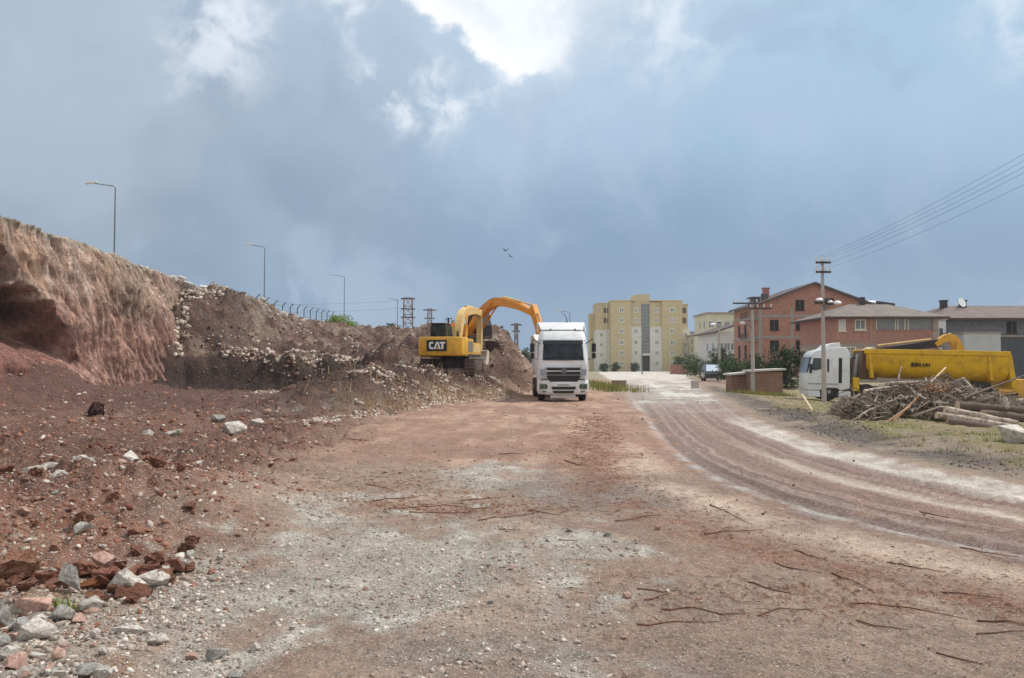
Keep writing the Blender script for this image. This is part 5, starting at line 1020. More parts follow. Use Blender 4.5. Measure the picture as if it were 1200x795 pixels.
ICO = None
def scatter(name, label, cat, pts, sizes, material, flat=(.55, 1.), seed=1):
    """one mesh of very many stones, for what nobody could count"""
    r = np.random.default_rng(seed); base = []; n = len(pts)
    import bmesh
    for q in range(6):
        bm = bmesh.new()
        for _ in range(12):
            d = r.normal(0, 1, 3); d = d / np.linalg.norm(d) * r.uniform(.38, .6); bm.verts.new(d)
        g = bmesh.ops.convex_hull(bm, input=bm.verts); bmesh.ops.delete(bm, geom=[q_ for q_ in g['geom_interior'] if isinstance(q_, bmesh.types.BMVert)], context='VERTS'); bmesh.ops.triangulate(bm, faces=bm.faces)
        bm.verts.ensure_lookup_table(); bm.verts.index_update(); base.append((np.array([v_.co[:] for v_ in bm.verts]), np.array([[v_.index for v_ in f.verts] for f in bm.faces]))); bm.free()
    VL, FL, off_ = [], [], 0; nn_ = len(pts); grp = r.integers(0, 6, nn_); cols = None
    order = np.argsort(grp, kind='stable'); pts = pts[order]; sizes = np.asarray(sizes)[order]; grp = grp[order]
    for q in range(6):
        k_ = grp == q; n = int(k_.sum()); V0, F0 = base[q]; p_ = pts[k_]; z0_ = sizes[k_]; a = r.uniform(0, 2 * np.pi, n); tl = r.uniform(-.7, .7, n)
        Vb = np.repeat(V0[None], n, 0) * np.c_[z0_ * r.uniform(.75, 1.5, n), z0_ * r.uniform(.6, 1.1, n), z0_ * r.uniform(flat[0], flat[1], n)][:, None, :]
        x_ = Vb[..., 0] * np.cos(tl)[:, None] - Vb[..., 2] * np.sin(tl)[:, None]; z_ = Vb[..., 0] * np.sin(tl)[:, None] + Vb[..., 2] * np.cos(tl)[:, None]; y_ = Vb[..., 1]
        X_ = x_ * np.cos(a)[:, None] - y_ * np.sin(a)[:, None]; Y_ = x_ * np.sin(a)[:, None] + y_ * np.cos(a)[:, None]
        VL.append(np.stack([X_ + p_[:, :1], Y_ + p_[:, 1:2], z_ + p_[:, 2:3] + z0_[:, None] * np.minimum(.05, .18 - z0_[:, None] * .9).clip(-.12)], -1).reshape(-1, 3)); FL.append((F0[None] + (np.arange(n) * len(V0))[:, None, None]).reshape(-1, 3) + off_); off_ += n * len(V0)
    VV_ = np.concatenate(VL); FF = np.concatenate(FL)
    me = bpy.data.meshes.new(name); me.vertices.add(len(VV_)); me.vertices.foreach_set('co', VV_.astype(np.float32).ravel()); me.loops.add(FF.size); me.loops.foreach_set('vertex_index', FF.ravel().astype(np.int32)); me.polygons.add(len(FF)); me.polygons.foreach_set('loop_start', np.arange(0, FF.size, 3, dtype=np.int32)); me.update(calc_edges=True)
    me.materials.append(material); o = bpy.data.objects.new(name, me); C.objects.link(o); return tag(o, label, cat, kind='stuff')
def onground(x, y, dz=0.): return np.c_[x, y, terr(x, y) + dz]
def stone_mat(name, cols, var=.2):
    m = bpy.data.materials.new(name); m.use_nodes = True; t = NT(m.node_tree); b = t.n['Principled BSDF']; b.inputs['Roughness'].default_value = .93; b.inputs['Specular IOR Level'].default_value = .25
    g = t.n.new('ShaderNodeNewGeometry'); rp = t.n.new('ShaderNodeValToRGB'); rp.color_ramp.interpolation = 'LINEAR'; e = rp.color_ramp.elements
    for i_, cc_ in enumerate(cols):
        el = e[i_] if i_ < 2 else e.new(1)
        el.position = i_ / (len(cols) - 1); el.color = (*lin(*cc_), 1)
    t.l.new(g.outputs['Random Per Island'], rp.inputs[0]); P = t.n.new('ShaderNodeTexCoord').outputs['Object']
    k = t.lr(t.noise(P, 9, 6, .7), .3, .7, 1 - var, 1 + var); t.l.new(t.mix(1, rp.outputs[0], t.xyz(k, k, k), 'MULTIPLY'), b.inputs['Base Color']); MATS[name] = m
    t.l.new(t.bump(t.noise(P, 20, 5, .65), .5, .03), b.inputs['Normal']); return m
GRAV = stone_mat('gravel_mix', [(124, 108, 96), (164, 152, 140), (192, 180, 166), (220, 212, 200), (166, 140, 122), (154, 142, 132)]); RUBM = stone_mat('rubble_mix', [(134, 104, 90), (160, 134, 118), (196, 184, 168), (146, 116, 100), (180, 164, 148), (210, 200, 186), (120, 88, 76)], .3); CLM = stone_mat('clod_mix', [(96, 62, 52), (142, 98, 80), (158, 112, 90), (116, 76, 62), (178, 146, 128)], .3)
# gravel in the near patches
N = 70000; u_ = rng.uniform(-90, 1150, N); v_ = 428 + rng.uniform(70, 400, N); D = 1581 / (v_ - 428); x_ = (u_ - 600) / F * D; f1 = fbm(x_ * .6, D * .6, 5, 71, .6); f2 = fbm(x_ * 2.4, D * 2.4, 4, 75, .6)
gg = np.clip(sm((1.15 - ell(x_, D, -.75, 12.3, .95, 1.9) + .6 * f1 + .25 * f2) * 1.3) + sm((1.2 - ell(x_, D, -.75, 6.9, 1.75, 2.6) + .65 * f1 + .3 * f2) * 1.2) + 1.3 * sm((1.1 - ell(x_, D, -2.6, 5.2, 1.5, 1.7) + .5 * f1 + .3 * f2) * 1.4) + .6 * sm((1.0 - ell(x_, D, -2.2, 9.3, .8, 1.8) + .5 * f1)), 0.02, 1) * (1 - .7 * sm(fbm(x_ * 1.1, D * .5, 4, 83, .6) * 1.3 - .25)) * ~inpoly(x_, D, ROADPOLY)
gg = gg * np.where((x_ < -1.7) & (D < 7.6), .25 + .75 * sm(.6 - f2 * 1.3), 1)
kp = rng.uniform(0, 1, N) < gg * .75; x_, D = x_[kp], D[kp]; sz = .006 + .014 * rng.pareto(2.6, kp.sum()).clip(0, 3) + .02 * sm((-x_ - 1.5) / .6) * rng.beta(1, 3, kp.sum()) * 2
scatter('gravel', 'grey limestone gravel spread in patches over the near ground', 'gravel', onground(x_, D), sz, GRAV, (.45, .85), 2)
# loose clods and pebbles over the left spoil
N = 40000; u_ = rng.uniform(-60, 520, N); v_ = 428 + rng.uniform(36, 330, N) ; D = 1581 / (v_ - 428); x_ = (u_ - 600) / F * D
kp = rng.uniform(0, 1, N) < sm((-x_ - 1.9 - .12 * np.maximum(D - 8, 0) + .9 * fbm(x_ * .6, D * .6, 5, 71, .6)) / 2.2); x_, D = x_[kp], D[kp]; sz = D / 930 * (1.1 + 1.3 * rng.pareto(1.9, kp.sum()).clip(0, 7)); cut = rng.uniform(0, 1, kp.sum()) < .5
scatter('soil_crumbs', 'crumbled red brown soil covering the ground before the cliff', 'soil', onground(x_[cut], D[cut]), sz[cut], CLM, (.6, 1), 3); scatter('pebbles', 'pale pebbles strewn through the red soil', 'pebbles', onground(x_[~cut], D[~cut]), sz[~cut] * .8, RUBM, (.5, .9), 4)
N = 26000; u_ = rng.uniform(250, 1200, N); v_ = 428 + rng.uniform(38, 380, N); D = 1581 / (v_ - 428); x_ = (u_ - 600) / F * D; kp = (fbm(x_ * .5, D * .5, 3, 321) + rng.uniform(-.6, .6, N) > .1) & (~inpoly(x_, D, ROADPOLY) | (rng.uniform(0, 1, N) < .06)); x_, D = x_[kp], D[kp]
scatter('loose_stones', 'small loose stones and crumbs of earth scattered over the trampled ground', 'stones', onground(x_, D), D / 930 * (.7 + .9 * rng.pareto(2.4, len(x_)).clip(0, 5)), stone_mat('loose_mix', [(104, 78, 66), (150, 122, 104), (196, 180, 164), (122, 96, 82), (176, 158, 144)], .25), (.45, .85), 14)
x_ = -2.2 - 5.5 * rng.beta(1.2, 1.6, 2600); D = rng.uniform(4.6, 17, 2600); kp = (x_ < -1.6 - .13 * D) & (fbm(x_ * .8, D * .8, 3, 361) + rng.uniform(-.3, .3, 2600) > -.02); x_, D = x_[kp], D[kp]
scatter('broken_stone', 'broken pale stone mixed with clods up the left side of the ground', 'rubble', onground(x_, D), .02 + .17 * rng.beta(1, 5, len(x_)), stone_mat('broken_stone_mix', [(128, 92, 76), (190, 178, 164), (164, 148, 134), (210, 202, 190), (142, 100, 82)], .28), (.5, .95), 21)
# white rubble along toe of mound, mound face, ledge, crest
def zone(n, fx, fy, smin, smax): 
    x_, y_ = fx(n), fy(n); return x_, y_, smin + (smax - smin) * rng.beta(1.1, 3.6, len(x_))
zs = []
y_ = rng.uniform(22.5, 42, 3200); zs.append((np.interp(y_, TOE_Y, TOE_X) - np.abs(rng.normal(.2, .45, 3200)), y_, .04 + .34 * rng.beta(1, 6, 3200)))
y_ = rng.uniform(31, 46, 3000); x_ = np.interp(y_, TOE_Y, TOE_X) - rng.uniform(.1, 3.4, 3000); k_ = fbm(x_ * .5, y_ * .5, 3, 301) > .05; zs.append((x_[k_], y_[k_], .06 + .5 * rng.beta(1, 6, k_.sum())))
x_ = rng.uniform(-15, -5, 1600); zs.append((x_, 46.5 + rng.normal(0, 1.3, 1600) - .1 * (x_ + 10), .08 + .45 * rng.beta(1, 5, 1600)))
x_ = rng.uniform(-23.2, 1.5, 5000); y_ = rng.uniform(52, 78, 5000); k_ = fbm(x_ * .3, y_ * .3, 4, 303) > .25; zs.append((x_[k_], y_[k_], .08 + .7 * rng.beta(1, 7, k_.sum())))
zc_ = []
y_ = rng.uniform(50, 92, 6500); x_ = -23.3 + 6.5 * rng.beta(1, 1.9, 6500); k_ = fbm(x_ * .4, y_ * .3, 4, 305) > -.25; zc_.append((x_[k_], y_[k_], .08 + 1.7 * rng.beta(.8, 9, k_.sum())))
y_ = rng.uniform(48, 95, 1500); zc_.append((rng.uniform(-26, -23.4, 1500), y_, .1 + .8 * rng.beta(1, 6, 1500)))
x_ = rng.uniform(-19, -10, 500); zs.append((x_, benchline(x_) + 1.9 + rng.normal(0, .4, 500), .15 + .5 * rng.beta(1, 4, 500)))
x_ = np.concatenate([q[0] for q in zs]); y_ = np.concatenate([q[1] for q in zs]); s_ = np.concatenate([q[2] for q in zs]); kp = np.ones(len(x_), bool)
P_ = onground(x_, y_); top_ = x_ < -23.3; P_[top_, 2] = topz(y_[top_])
scatter('limestone_rubble', 'broken pale limestone rubble over the spoil slopes and crest', 'rubble', P_, s_, RUBM, (.55, 1), 6)
x_ = np.concatenate([q[0] for q in zc_]); y_ = np.concatenate([q[1] for q in zc_]); s_ = np.concatenate([q[2] for q in zc_]); P_ = onground(x_, y_); top_ = x_ < -23.3; P_[top_, 2] = topz(y_[top_])
scatter('crest_rubble', 'whitish limestone blocks and rubble along the crest of the bank', 'rubble', P_, s_, stone_mat('crest_mix', [(160, 140, 122), (200, 188, 172), (182, 166, 148), (212, 202, 188), (140, 112, 96)], .28), (.5, .95), 16)
x_ = rng.uniform(-23, 2, 3400); y_ = rng.uniform(36, 76, 3400)
kp = (y_ > benchline(x_) - 3) | (mound(x_, y_) > .15); x_, y_ = x_[kp], y_[kp]
scatter('earth_lumps', 'dark red brown lumps of dug earth on the spoil heaps', 'soil', onground(x_, y_), .05 + .8 * rng.beta(1, 7, len(x_)), stone_mat('dark_clod_mix', [(84, 58, 50), (122, 88, 75), (100, 70, 60), (150, 116, 100)], .3), (.6, 1), 8)
y_ = rng.uniform(28, 62, 1300); x_ = -23.9 - rng.uniform(0, 1.8, 1300); scatter('crest_stones', 'pale stones littering the lip of the cut cliff', 'stones', np.c_[x_, y_, topz(y_) + .02], .05 + .4 * rng.beta(1, 6, 1300), RUBM, (.5, .9), 9)
ia = rng.integers(0, len(ys), 2600); ib = rng.integers(6, 104, 2600); kp = (ys[ia] > 30) & (ys[ia] < 60) & (fbm(ys[ia] * .7, vs[ib] * 6, 3, 351) + .35 * (vs[ib] > .8) > .12); ia, ib = ia[kp], ib[kp]
scatter('cliff_stones', 'small stones embedded in the face of the cut bank', 'stones', np.c_[XX[ia, ib] - .02, YY[ia, ib], ZZ[ia, ib]], .05 + .3 * rng.beta(1, 6, len(ia)), stone_mat('cliff_stone_mix', [(150, 116, 100), (190, 166, 148), (128, 92, 78), (206, 190, 172)], .25), (.6, 1), 19)
# rubble boulders that read singly on the crest
for k, (px, pyv, D, s) in enumerate(((200, 327, 55, .9), (215, 333, 57, 1.1), (212, 327, 57, .8), (236, 340, 60, 1.2), (250, 345, 62, 1.0), (262, 340, 64, .9), (272, 352, 66, 1.3), (225, 336, 58, .7), (288, 358, 68, 1.0), (300, 372, 66, .9), (345, 408, 60, 1.0), (372, 405, 62, 1.0), (362, 425, 54, .7))):
    q = P3(px, pyv, D); me = rock_mesh(300 + k, .75, 2); me.materials.append(LIME); o = bpy.data.objects.new('boulder', me); C.objects.link(o); o.location = q; o.scale = (s, s, s); o.rotation_euler = (0, rr.uniform(-.4, .4), rr.uniform(0, 6)); tag(o, 'pale limestone boulder among the rubble on the crest of the bank', 'boulder', 'boulders on the rubble crest')

# ------------------------------------------------------------------ sticks on the ground
BARK = mat('reddish_bark', lin(112, 78, 64), .9, var=.25, scale=12, obrand=.25)
def stick(pts, r, label, group='loose sticks on the bare ground'):
    P = []
    for px, pyv in pts: x0, D = gx(px, pyv); P.append(Vector((x0, D, 0)))
    path = []
    for a, b in zip(P[:-1], P[1:]):
        n = max(3, int((b - a).length / .1))
        for k in range(n): path.append(a.lerp(b, k / n))
    path.append(P[-1]); nn = len(path); off = Vector((0, 0)); out = []
    for k, q in enumerate(path):
        off = off * .8 + Vector((rr.uniform(-.012, .012), rr.uniform(-.02, .02))); out.append(Vector((q.x + off.x, q.y + off.y, tz(q.x + off.x, q.y + off.y) + r * .8 + rr.uniform(0, r))))
    m = MB(); m.tube(out, [r * (1.2 - .9 * k / nn) * rr.uniform(.8, 1.2) for k in range(nn)], 6)
    for k in range(2, nn - 2, 4):
        if rr.random() < .6: q = out[k]; d = Vector((rr.uniform(-.16, .16), rr.uniform(-.22, .22), rr.uniform(.0, .03))); m.tube([q, q + d * .5 + Vector((0, 0, .01)), q + d], [r * .5, r * .4, r * .25], 5)
    return tag(m.build('stick', BARK, None, smooth=True), label, 'stick', group)
ST = [((872, 681), (905, 688), (940, 694)), ((883, 720), (905, 709), (952, 709)), ((775, 712), (805, 710), (838, 716), (873, 719)), ((743, 731), (785, 727), (838, 725)), ((747, 692), (791, 692)), ((756, 703), (788, 693)), ((823, 623), (850, 619), (892, 619)), ((971, 668), (990, 675), (1020, 690)), ((1037, 656), (1070, 661), (1104, 667)), ((996, 701), (1063, 706), (1090, 714), (1130, 721)), ((1139, 721), (1170, 724), (1197, 730)), ((1139, 738), (1200, 735)), ((1090, 759), (1144, 772)), ((459, 599), (520, 592), (577, 595)), ((619, 599), (657, 604)), ((585, 622), (606, 622)), ((653, 635), (676, 634)), ((720, 610), (775, 604)), ((585, 532), (615, 532)), ((400, 517), (440, 519)), ((430, 567), (467, 578)), ((543, 586), (590, 582)), ((480, 603), (560, 600)), ((930, 640), (968, 655)), ((1000, 720), (1060, 735)), ((905, 655), (960, 668)), ((1100, 690), (1170, 700)), ((660, 540), (690, 548)), ((830, 590), (880, 612)), ((440, 590), (500, 580)), ((560, 612), (640, 600)), ((1120, 640), (1190, 652)), ((1075, 600), (1110, 607))]
for k, s_ in enumerate(ST):
    D = gx(*s_[0])[1]; stick(s_, .003 + .00055 * D * rr.uniform(.5, 1), 'thin crooked brown stick lying on the bare trampled ground')
# bark litter
N = 2600; kk = (rng.uniform(.05, .42, N) * len(RL)).astype(int); L_ = np.array(RL)[kk] + rng.uniform(0, 1, (N, 1)) * (np.array(RL)[np.minimum(kk + 1, len(RL) - 1)] - np.array(RL)[kk]); o1 = rng.normal(1.2, .38, N); L2 = np.array(RL); tn = np.gradient(L2, axis=0)[kk]; tn /= np.linalg.norm(tn, axis=1)[:, None]; x_ = L_[:, 0] - tn[:, 1] * o1; y_ = L_[:, 1] + tn[:, 0] * o1 + rng.normal(0, .15, N)
ex = rng.normal(0, 1, (700, 2)) * [1.0, .35] + [-.6, 9.4]; ex2 = rng.normal(0, 1, (500, 2)) * [.9, .35] + [2.1, 5.9]; ex3 = rng.normal(0, 1, (500, 2)) * [.8, .9] + [-1.7, 11.4]; x_ = np.r_[x_, ex[:, 0], ex2[:, 0], ex3[:, 0]]; y_ = np.r_[y_, ex[:, 1], ex2[:, 1], ex3[:, 1]]
kp = (y_ > 3.5) & (y_ < 26) & ~inpoly(x_, y_, ROADPOLY); x_, y_ = x_[kp], y_[kp]; zz = terr(x_, y_); m = MB()
for a, b, c_ in zip(x_, y_, zz):
    l = rr.uniform(.008, .04) * (1 + b / 18); t = rr.uniform(0, math.pi); dx, dy = l * math.cos(t), l * math.sin(t); wd = .0018 + .00035 * b
    m.add([(a - dx, b - dy, c_ + .002), (a - dy / l * wd, b + dx / l * wd, c_ + .01), (a + dx, b + dy, c_ + .004), (a + dy / l * wd, b - dx / l * wd, c_ + .01), (a, b, c_ + .01 + wd * 1.6)], [(0, 4, 1), (1, 4, 2), (2, 4, 3), (3, 4, 0)])
tag(m.build('bark_litter', mat('bark_litter', lin(142, 102, 78), .95, island=.5)), 'reddish bark and twig litter trailing along the road edge', 'bark litter', kind='stuff')

# ------------------------------------------------------------------ brush heap and logs
BRM = stone_mat('brush_twigs', [(92, 78, 68), (136, 122, 110), (176, 162, 146), (112, 94, 80), (198, 186, 170), (80, 68, 62)], .2)
m = MB(); br_ = random.Random(3)
def heap_z(x, y): return 1.0 * max(0, 1 - ((x - 12.75) / 2.85) ** 2 - ((y - 24.2) / 1.9) ** 2) ** .5 * (1 + .14 * math.sin(x * 2.1) + .12 * math.sin(x * 4.3 + 1))
for k in range(2800):
    x0 = br_.uniform(9.7, 15.7); y0 = br_.uniform(22.3, 26.2); hz = heap_z(x0, y0)
    if hz <= .05: continue
    zc = br_.uniform(.25, 1.0) ** .6 * hz; l = br_.uniform(.3, 1.3); a = br_.uniform(0, math.pi); e = br_.gauss(0, .3)
    d = Vector((math.cos(a) * math.cos(e), math.sin(a) * math.cos(e) * .7, math.sin(e))) * l; c_ = Vector((x0, y0, tz(12, 23) + zc)); bw_ = Vector((br_.gauss(0, .1), br_.gauss(0, .1), br_.gauss(.03, .13))); r = br_.choice([.007, .008, .01, .01, .012, .015, .02, .03, .045])
    p0, p1 = c_ - d * .5, c_ + d * .5
    p0.z = max(p0.z, tz(12, 23) + .02); p1.z = max(p1.z, tz(12, 23) + .02)
    m.tube([p0, c_ + bw_, p1], [r, r * .9, r * .5], 5, False)
for k in range(2600):
    x0 = br_.uniform(9.8, 15.6); y0 = br_.uniform(22.5, 26); hz = heap_z(x0, y0)
    if hz <= .05: continue
    p0 = Vector((x0, y0, tz(12, 23) + hz * br_.uniform(.4, 1))); d = Vector((br_.gauss(0, .25), br_.gauss(0, .2), br_.gauss(.06, .2))); m.tube([p0, p0 + d], [.007, .004], 3, False)
tag(m.build('brush_heap', BRM), 'tangled heap of cut brown branches and twigs beside the road', 'brush heap', kind='stuff')
DRY = mat('dry_leaves', lin(146, 104, 70), .9, island=.45); m = MB()
for k in range(420):
    x0 = br_.gauss(12.35, .3); y0 = br_.gauss(23.4, .3); zc = tz(12, 23) + .75 * br_.random() + .35; a = Vector((br_.gauss(0, 1), br_.gauss(0, 1), br_.gauss(0, 1))).normalized() * .06; b = a.cross(Vector((br_.gauss(0, 1), br_.gauss(0, 1), 1))).normalized() * .035; c_ = Vector((x0, y0, zc)); m.add([c_ - a, c_ + b, c_ + a, c_ - b], [(0, 1, 2, 3)])
tag(m.build('dry_leaves', DRY), 'rust coloured dry leaves caught in the branch heap', 'dry leaves', kind='stuff')
PALEB = mat('pale_bark', lin(196, 182, 166), .9, var=.25, scale=9, col2=lin(140, 124, 112)); DKB = mat('dark_bark', lin(110, 94, 84), .92, var=.3, scale=9, obrand=.25); CUT = mat('cut_wood', lin(214, 190, 156), .85, var=.1)
def log(label, a, b, D1, D2, r, material, bend=.05, r2=None, group='logs stacked by the branch heap', name='log', cat='log'):
    p0, p1 = P3(*a, D1), P3(*b, D2); n = 9; path = []; bd_ = Vector((0, rr.uniform(-1, 1) * bend, rr.uniform(-.4, 1) * bend)); rs = []
    for k in range(n): t = k / (n - 1); path.append(p0.lerp(p1, t) + bd_ * math.sin(math.pi * t) + Vector((0, rr.uniform(-1, 1), rr.uniform(-1, 1))) * r * .12); rs.append((r + ((r2 or r * .8) - r) * t) * rr.uniform(.93, 1.07))
    m = MB(); m.tube(path, rs, 10); m.mi[-1] = m.mi[-2] = 1; return tag(m.build(name, [material, CUT], None, smooth=True), label, cat, group)
log('long pale log on top of the log stack', (1106, 480), (1190, 496), 21.5, 21.3, .11, PALEB, .06); log('pale log below the top log of the stack', (1096, 487), (1185, 501), 21.3, 21.0, .10, PALEB, .04); log('dark thick log lowest in the log stack', (1108, 496), (1172, 505), 21.2, 20.9, .16, DKB, .03); log('brown log behind the pale logs of the stack', (1120, 476), (1196, 482), 22.3, 22.2, .15, DKB, .05); log('short dark log deep in the stack beside the pale top log', (1150, 486), (1199, 490), 21.9, 21.8, .14, DKB, .03)
log('dark plank leaning against the whitish boulder', (1160, 512), (1186, 499), 19.9, 20.2, .045, DKB, .01); log('short white stub standing up in the log stack', (1176, 467), (1179, 479), 22, 21.8, .07, PALEB, .0); log('straight pale pole jutting from the top of the branch heap', (1086, 452), (1108, 431), 24.2, 25.2, .03, CUT, .0, .025); log('forked pale branch sticking up out of the heap', (1052, 446), (1057, 428), 24.5, 24.7, .03, PALEB, .03, .012); log('long thin bare branch leaning over the right end of the heap', (1130, 466), (1200, 440), 22.5, 23.4, .035, DKB, .03, .02)
log('grey branch lying along the top of the heap', (1030, 452), (1076, 448), 24.0, 23.8, .07, PALEB, .05, .04); log('thick pale branch across the left of the heap', (1012, 459), (1050, 453), 23.6, 24, .06, PALEB, .05, .04); log('curled grey branch at the left foot of the heap', (1005, 489), (1030, 476), 22.3, 22.4, .035, PALEB, .12, .025); log('tan branch sloping down the front of the heap', (1042, 497), (1078, 462), 22.1, 22.8, .04, mat('tan_bark', lin(176, 138, 108), .9, var=.2), .03, .03); log('second tan branch beside the sloping one', (1028, 502), (1066, 476), 21.8, 22.4, .03, MATS['tan_bark'], .03, .02); log('white peeled stick leaning on the verge before the white cab', (939, 463), (951, 482), 33, 30, .05, CUT, .05, .04)

# ------------------------------------------------------------------ trees, bushes, grass
def leafmat(n, a, b): return mat(n, a, .8, island=.45, col2=b, scale=.9, spec=.25)
LDARK = leafmat('leaf_dark', (.035, .06, .025), (.06, .085, .035)); LMID = leafmat('leaf_mid', (.075, .12, .04), (.05, .085, .03)); LLIME = leafmat('leaf_lime', (.26, .34, .06), (.2, .28, .05)); LOLV = leafmat('leaf_olive', (.1, .12, .05), (.07, .085, .04)); LDARK2 = leafmat('leaf_grey_green', (.07, .095, .05), (.1, .13, .06)); LMID2 = leafmat('leaf_pale_green', (.12, .17, .065), (.09, .13, .05)); TRK = mat('trunk_bark', lin(92, 78, 66), .92, var=.25, scale=6)
def tree(name, label, cat, loc, blobs, nleaf, ls, material, trunk_r=.15, seed=1, group=None):
    r = random.Random(seed); T = thing(name, label, cat, loc, 0, group); m = MB(); tot = sum(b[3] * b[4] * b[5] for b in blobs)
    for bx_, by_, bz_, rx, ry, rz_ in blobs:
        nn = int(nleaf * rx * ry * rz_ / tot); cl_ = [Vector((r.gauss(0, 1), r.gauss(0, 1), r.gauss(0, 1))).normalized() * r.uniform(.5, 1.02) for _ in range(26)]
        for _ in range(nn):
            c0 = r.choice(cl_); q = c0 + Vector((r.gauss(0, .2), r.gauss(0, .2), r.gauss(0, .17))); c_ = Vector((bx_ + q.x * rx, by_ + q.y * ry, max(.05, bz_ + q.z * rz_)))
            a = Vector((r.gauss(0, 1), r.gauss(0, 1), r.gauss(0, .7))).normalized() * ls * r.uniform(.6, 1.3); b = a.cross(Vector((r.gauss(0, 1), r.gauss(0, 1), r.gauss(0, 1)))).normalized() * ls * .5
            m.add([c_ - a, c_ + b, c_ + a, c_ - b], [(0, 1, 2, 3)])
    m.build('crown', material, T); m = MB()
    b0 = blobs[0]; m.tube([(0, 0, -.2), (b0[0] * .5, b0[1] * .5, b0[2] * .5), (b0[0], b0[1], b0[2])], [trunk_r, trunk_r * .75, trunk_r * .4], 7)
    for b in blobs: 
        for _ in range(3): m.tube([(b0[0] * .5, b0[1] * .5, b0[2] * .45), (b[0] + r.uniform(-.4, .4) * b[3], b[1] + r.uniform(-.4, .4) * b[4], b[2] + r.uniform(-.1, .5) * b[5])], [trunk_r * .45, trunk_r * .1], 5)
    m.build('trunk', TRK, T); return T
def tpx(px, D, base=None): x0 = (px - 600) / F * D; return (x0, D, tz(x0, D) if base is None else base)
G1 = 'trees around the brick houses'
tree('bushy_tree', 'large dark green bush in front of the orange brick house beside the white cab', 'tree', tpx(921, 66), [(0, 0, 1.6, 1.5, 1.3, 1.6), (.5, .3, 2.5, 1.0, .9, 1.0), (-1.1, 0, 1.0, 1.0, .9, .9)], 3600, .12, LDARK, .14, 2)
tree('bushy_tree', 'dark low bush between the shed and the large dark bush', 'bush', tpx(890, 70), [(0, 0, 1.4, 1.7, 1.2, 1.2), (1.4, 0, 1.2, 1.1, 1, 1.0)], 3000, .11, LDARK, .1, 3)
tree('bushy_tree', 'mid green bush below the brick balcony', 'bush', tpx(868, 75), [(0, 0, 1.0, 1.6, 1.3, 1.0), (-1.3, 0, 1.3, 1.2, 1, .9)], 2800, .11, LMID, .1, 4)
tree('dark_tree', 'dark leafy tree behind the parked van', 'tree', tpx(848, 92), [(0, 0, 1.9, 1.7, 1.5, 1.3), (-.6, 0, 2.9, 1.0, .9, .9), (1.3, 0, 1.5, 1.1, 1, .9)], 2100, .15, LDARK2, .16, 5)
tree('green_tree', 'light green tree left of the parked van', 'tree', tpx(821, 100), [(0, 0, 1.6, 1.7, 1.4, 1.2), (-1.3, 0, 1.2, 1.1, 1., .9), (1.3, .4, 1.4, 1.0, 1., .9)], 1900, .15, LMID2, .14, 6)
tree('lime_tree', 'lime green treetop showing behind the rubble crest', 'tree', tpx(399, 108, 5.3), [(0, 0, 2.0, 1.7, 1.5, 1.2), (-1.2, 0, 1.6, 1.1, 1, .9), (1.1, 0, 1.6, 1.1, 1, .9)], 3800, .12, LLIME, .12, 7)
tree('small_shrub', 'small dark shrub on the skyline left of the lattice pylon', 'shrub', tpx(459, 95, 5.4), [(0, 0, .7, .9, .7, .7)], 900, .1, LOLV, .06, 8)
tree('olive_bush', 'olive bush in the gap between the spoil hill and the lorry', 'bush', tpx(620, 118, .2), [(0, 0, 2.2, 2.0, 1.5, 1.6), (-1.8, 0, 2.6, 1.3, 1.2, 1.2)], 2400, .15, LOLV, .1, 9)
for k, (q, lb) in enumerate(((708, 'small dark bush at the left corner of the tan block'), (721.5, 'round dark bush under the left windows of the tan block'), (743, 'low bush beside the tan block entrance'))): tree('small_shrub', lb, 'shrub', tpx(q, 205, -.05), [(0, 0, 1.1, 1.3, 1, 1.1)], 600, .22, LDARK, .06, 20 + k)
tree('olive_bush', 'tall weedy bush behind the ruined wall by the tan block', 'bush', tpx(800, 160, 0), [(0, 0, 1.8, 2.2, 1.5, 1.5), (1.8, 0, 2.2, 1.4, 1.2, 1.4)], 1800, .2, LMID, .08, 31)
def grass(name, label, pts, h, material, seed, kind='stuff', per=7, spread=.06):
    r = random.Random(seed); m = MB()
    for x0, y0 in pts:
        z0 = tz(x0, y0)
        for _ in range(per):
            bx_, by_ = x0 + r.gauss(0, spread), y0 + r.gauss(0, spread); a = r.uniform(0, 6.28); l = h * r.uniform(.5, 1.2); wd = .006 + h * .03; lean = r.uniform(.1, .6) * l; dx, dy = math.cos(a), math.sin(a)
            m.add([(bx_ - dy * wd, by_ + dx * wd, z0 - .01), (bx_ + dy * wd, by_ - dx * wd, z0 - .01), (bx_ + dx * lean, by_ + dy * lean, z0 + l)], [(0, 1, 2)])
    o = m.build(name, material); return o
GRS = mat('verge_grass', lin(150, 138, 72), .85, island=.4, col2=lin(112, 122, 56), scale=.5); pts = []
while len(pts) < 2600:
    y0 = rr.uniform(12.5, 46) ; x0 = rr.uniform(7.3, 7.3 + .75 * y0); n_ = float(vnoise(x0 * .8, y0 * .8, 201)); b0 = float(polyd(np.array([x0]), np.array([y0]), RR)[0])
    if not inpoly(np.array([x0]), np.array([y0]), ROADPOLY)[0] and b0 > 1.1 and x0 > np.interp(y0, [8, 11, 15.5, 22, 30, 58], [9, 7.3, 6.75, 7.2, 8.8, 14]) and n_ > -.25: pts.append((x0, y0))
tag(grass('verge_grass', '', pts, .075, GRS, 4), 'sparse yellow green grass on the verge right of the road', 'grass', kind='stuff')
pts = [(rr.uniform(14.2, 17.8), rr.uniform(49.5, 53)) for _ in range(160)]; tag(grass('dry_weeds', '', pts, .3, GRS, 15, spread=.15), 'dry weeds in front of the low brick sheds', 'weeds', kind='stuff')
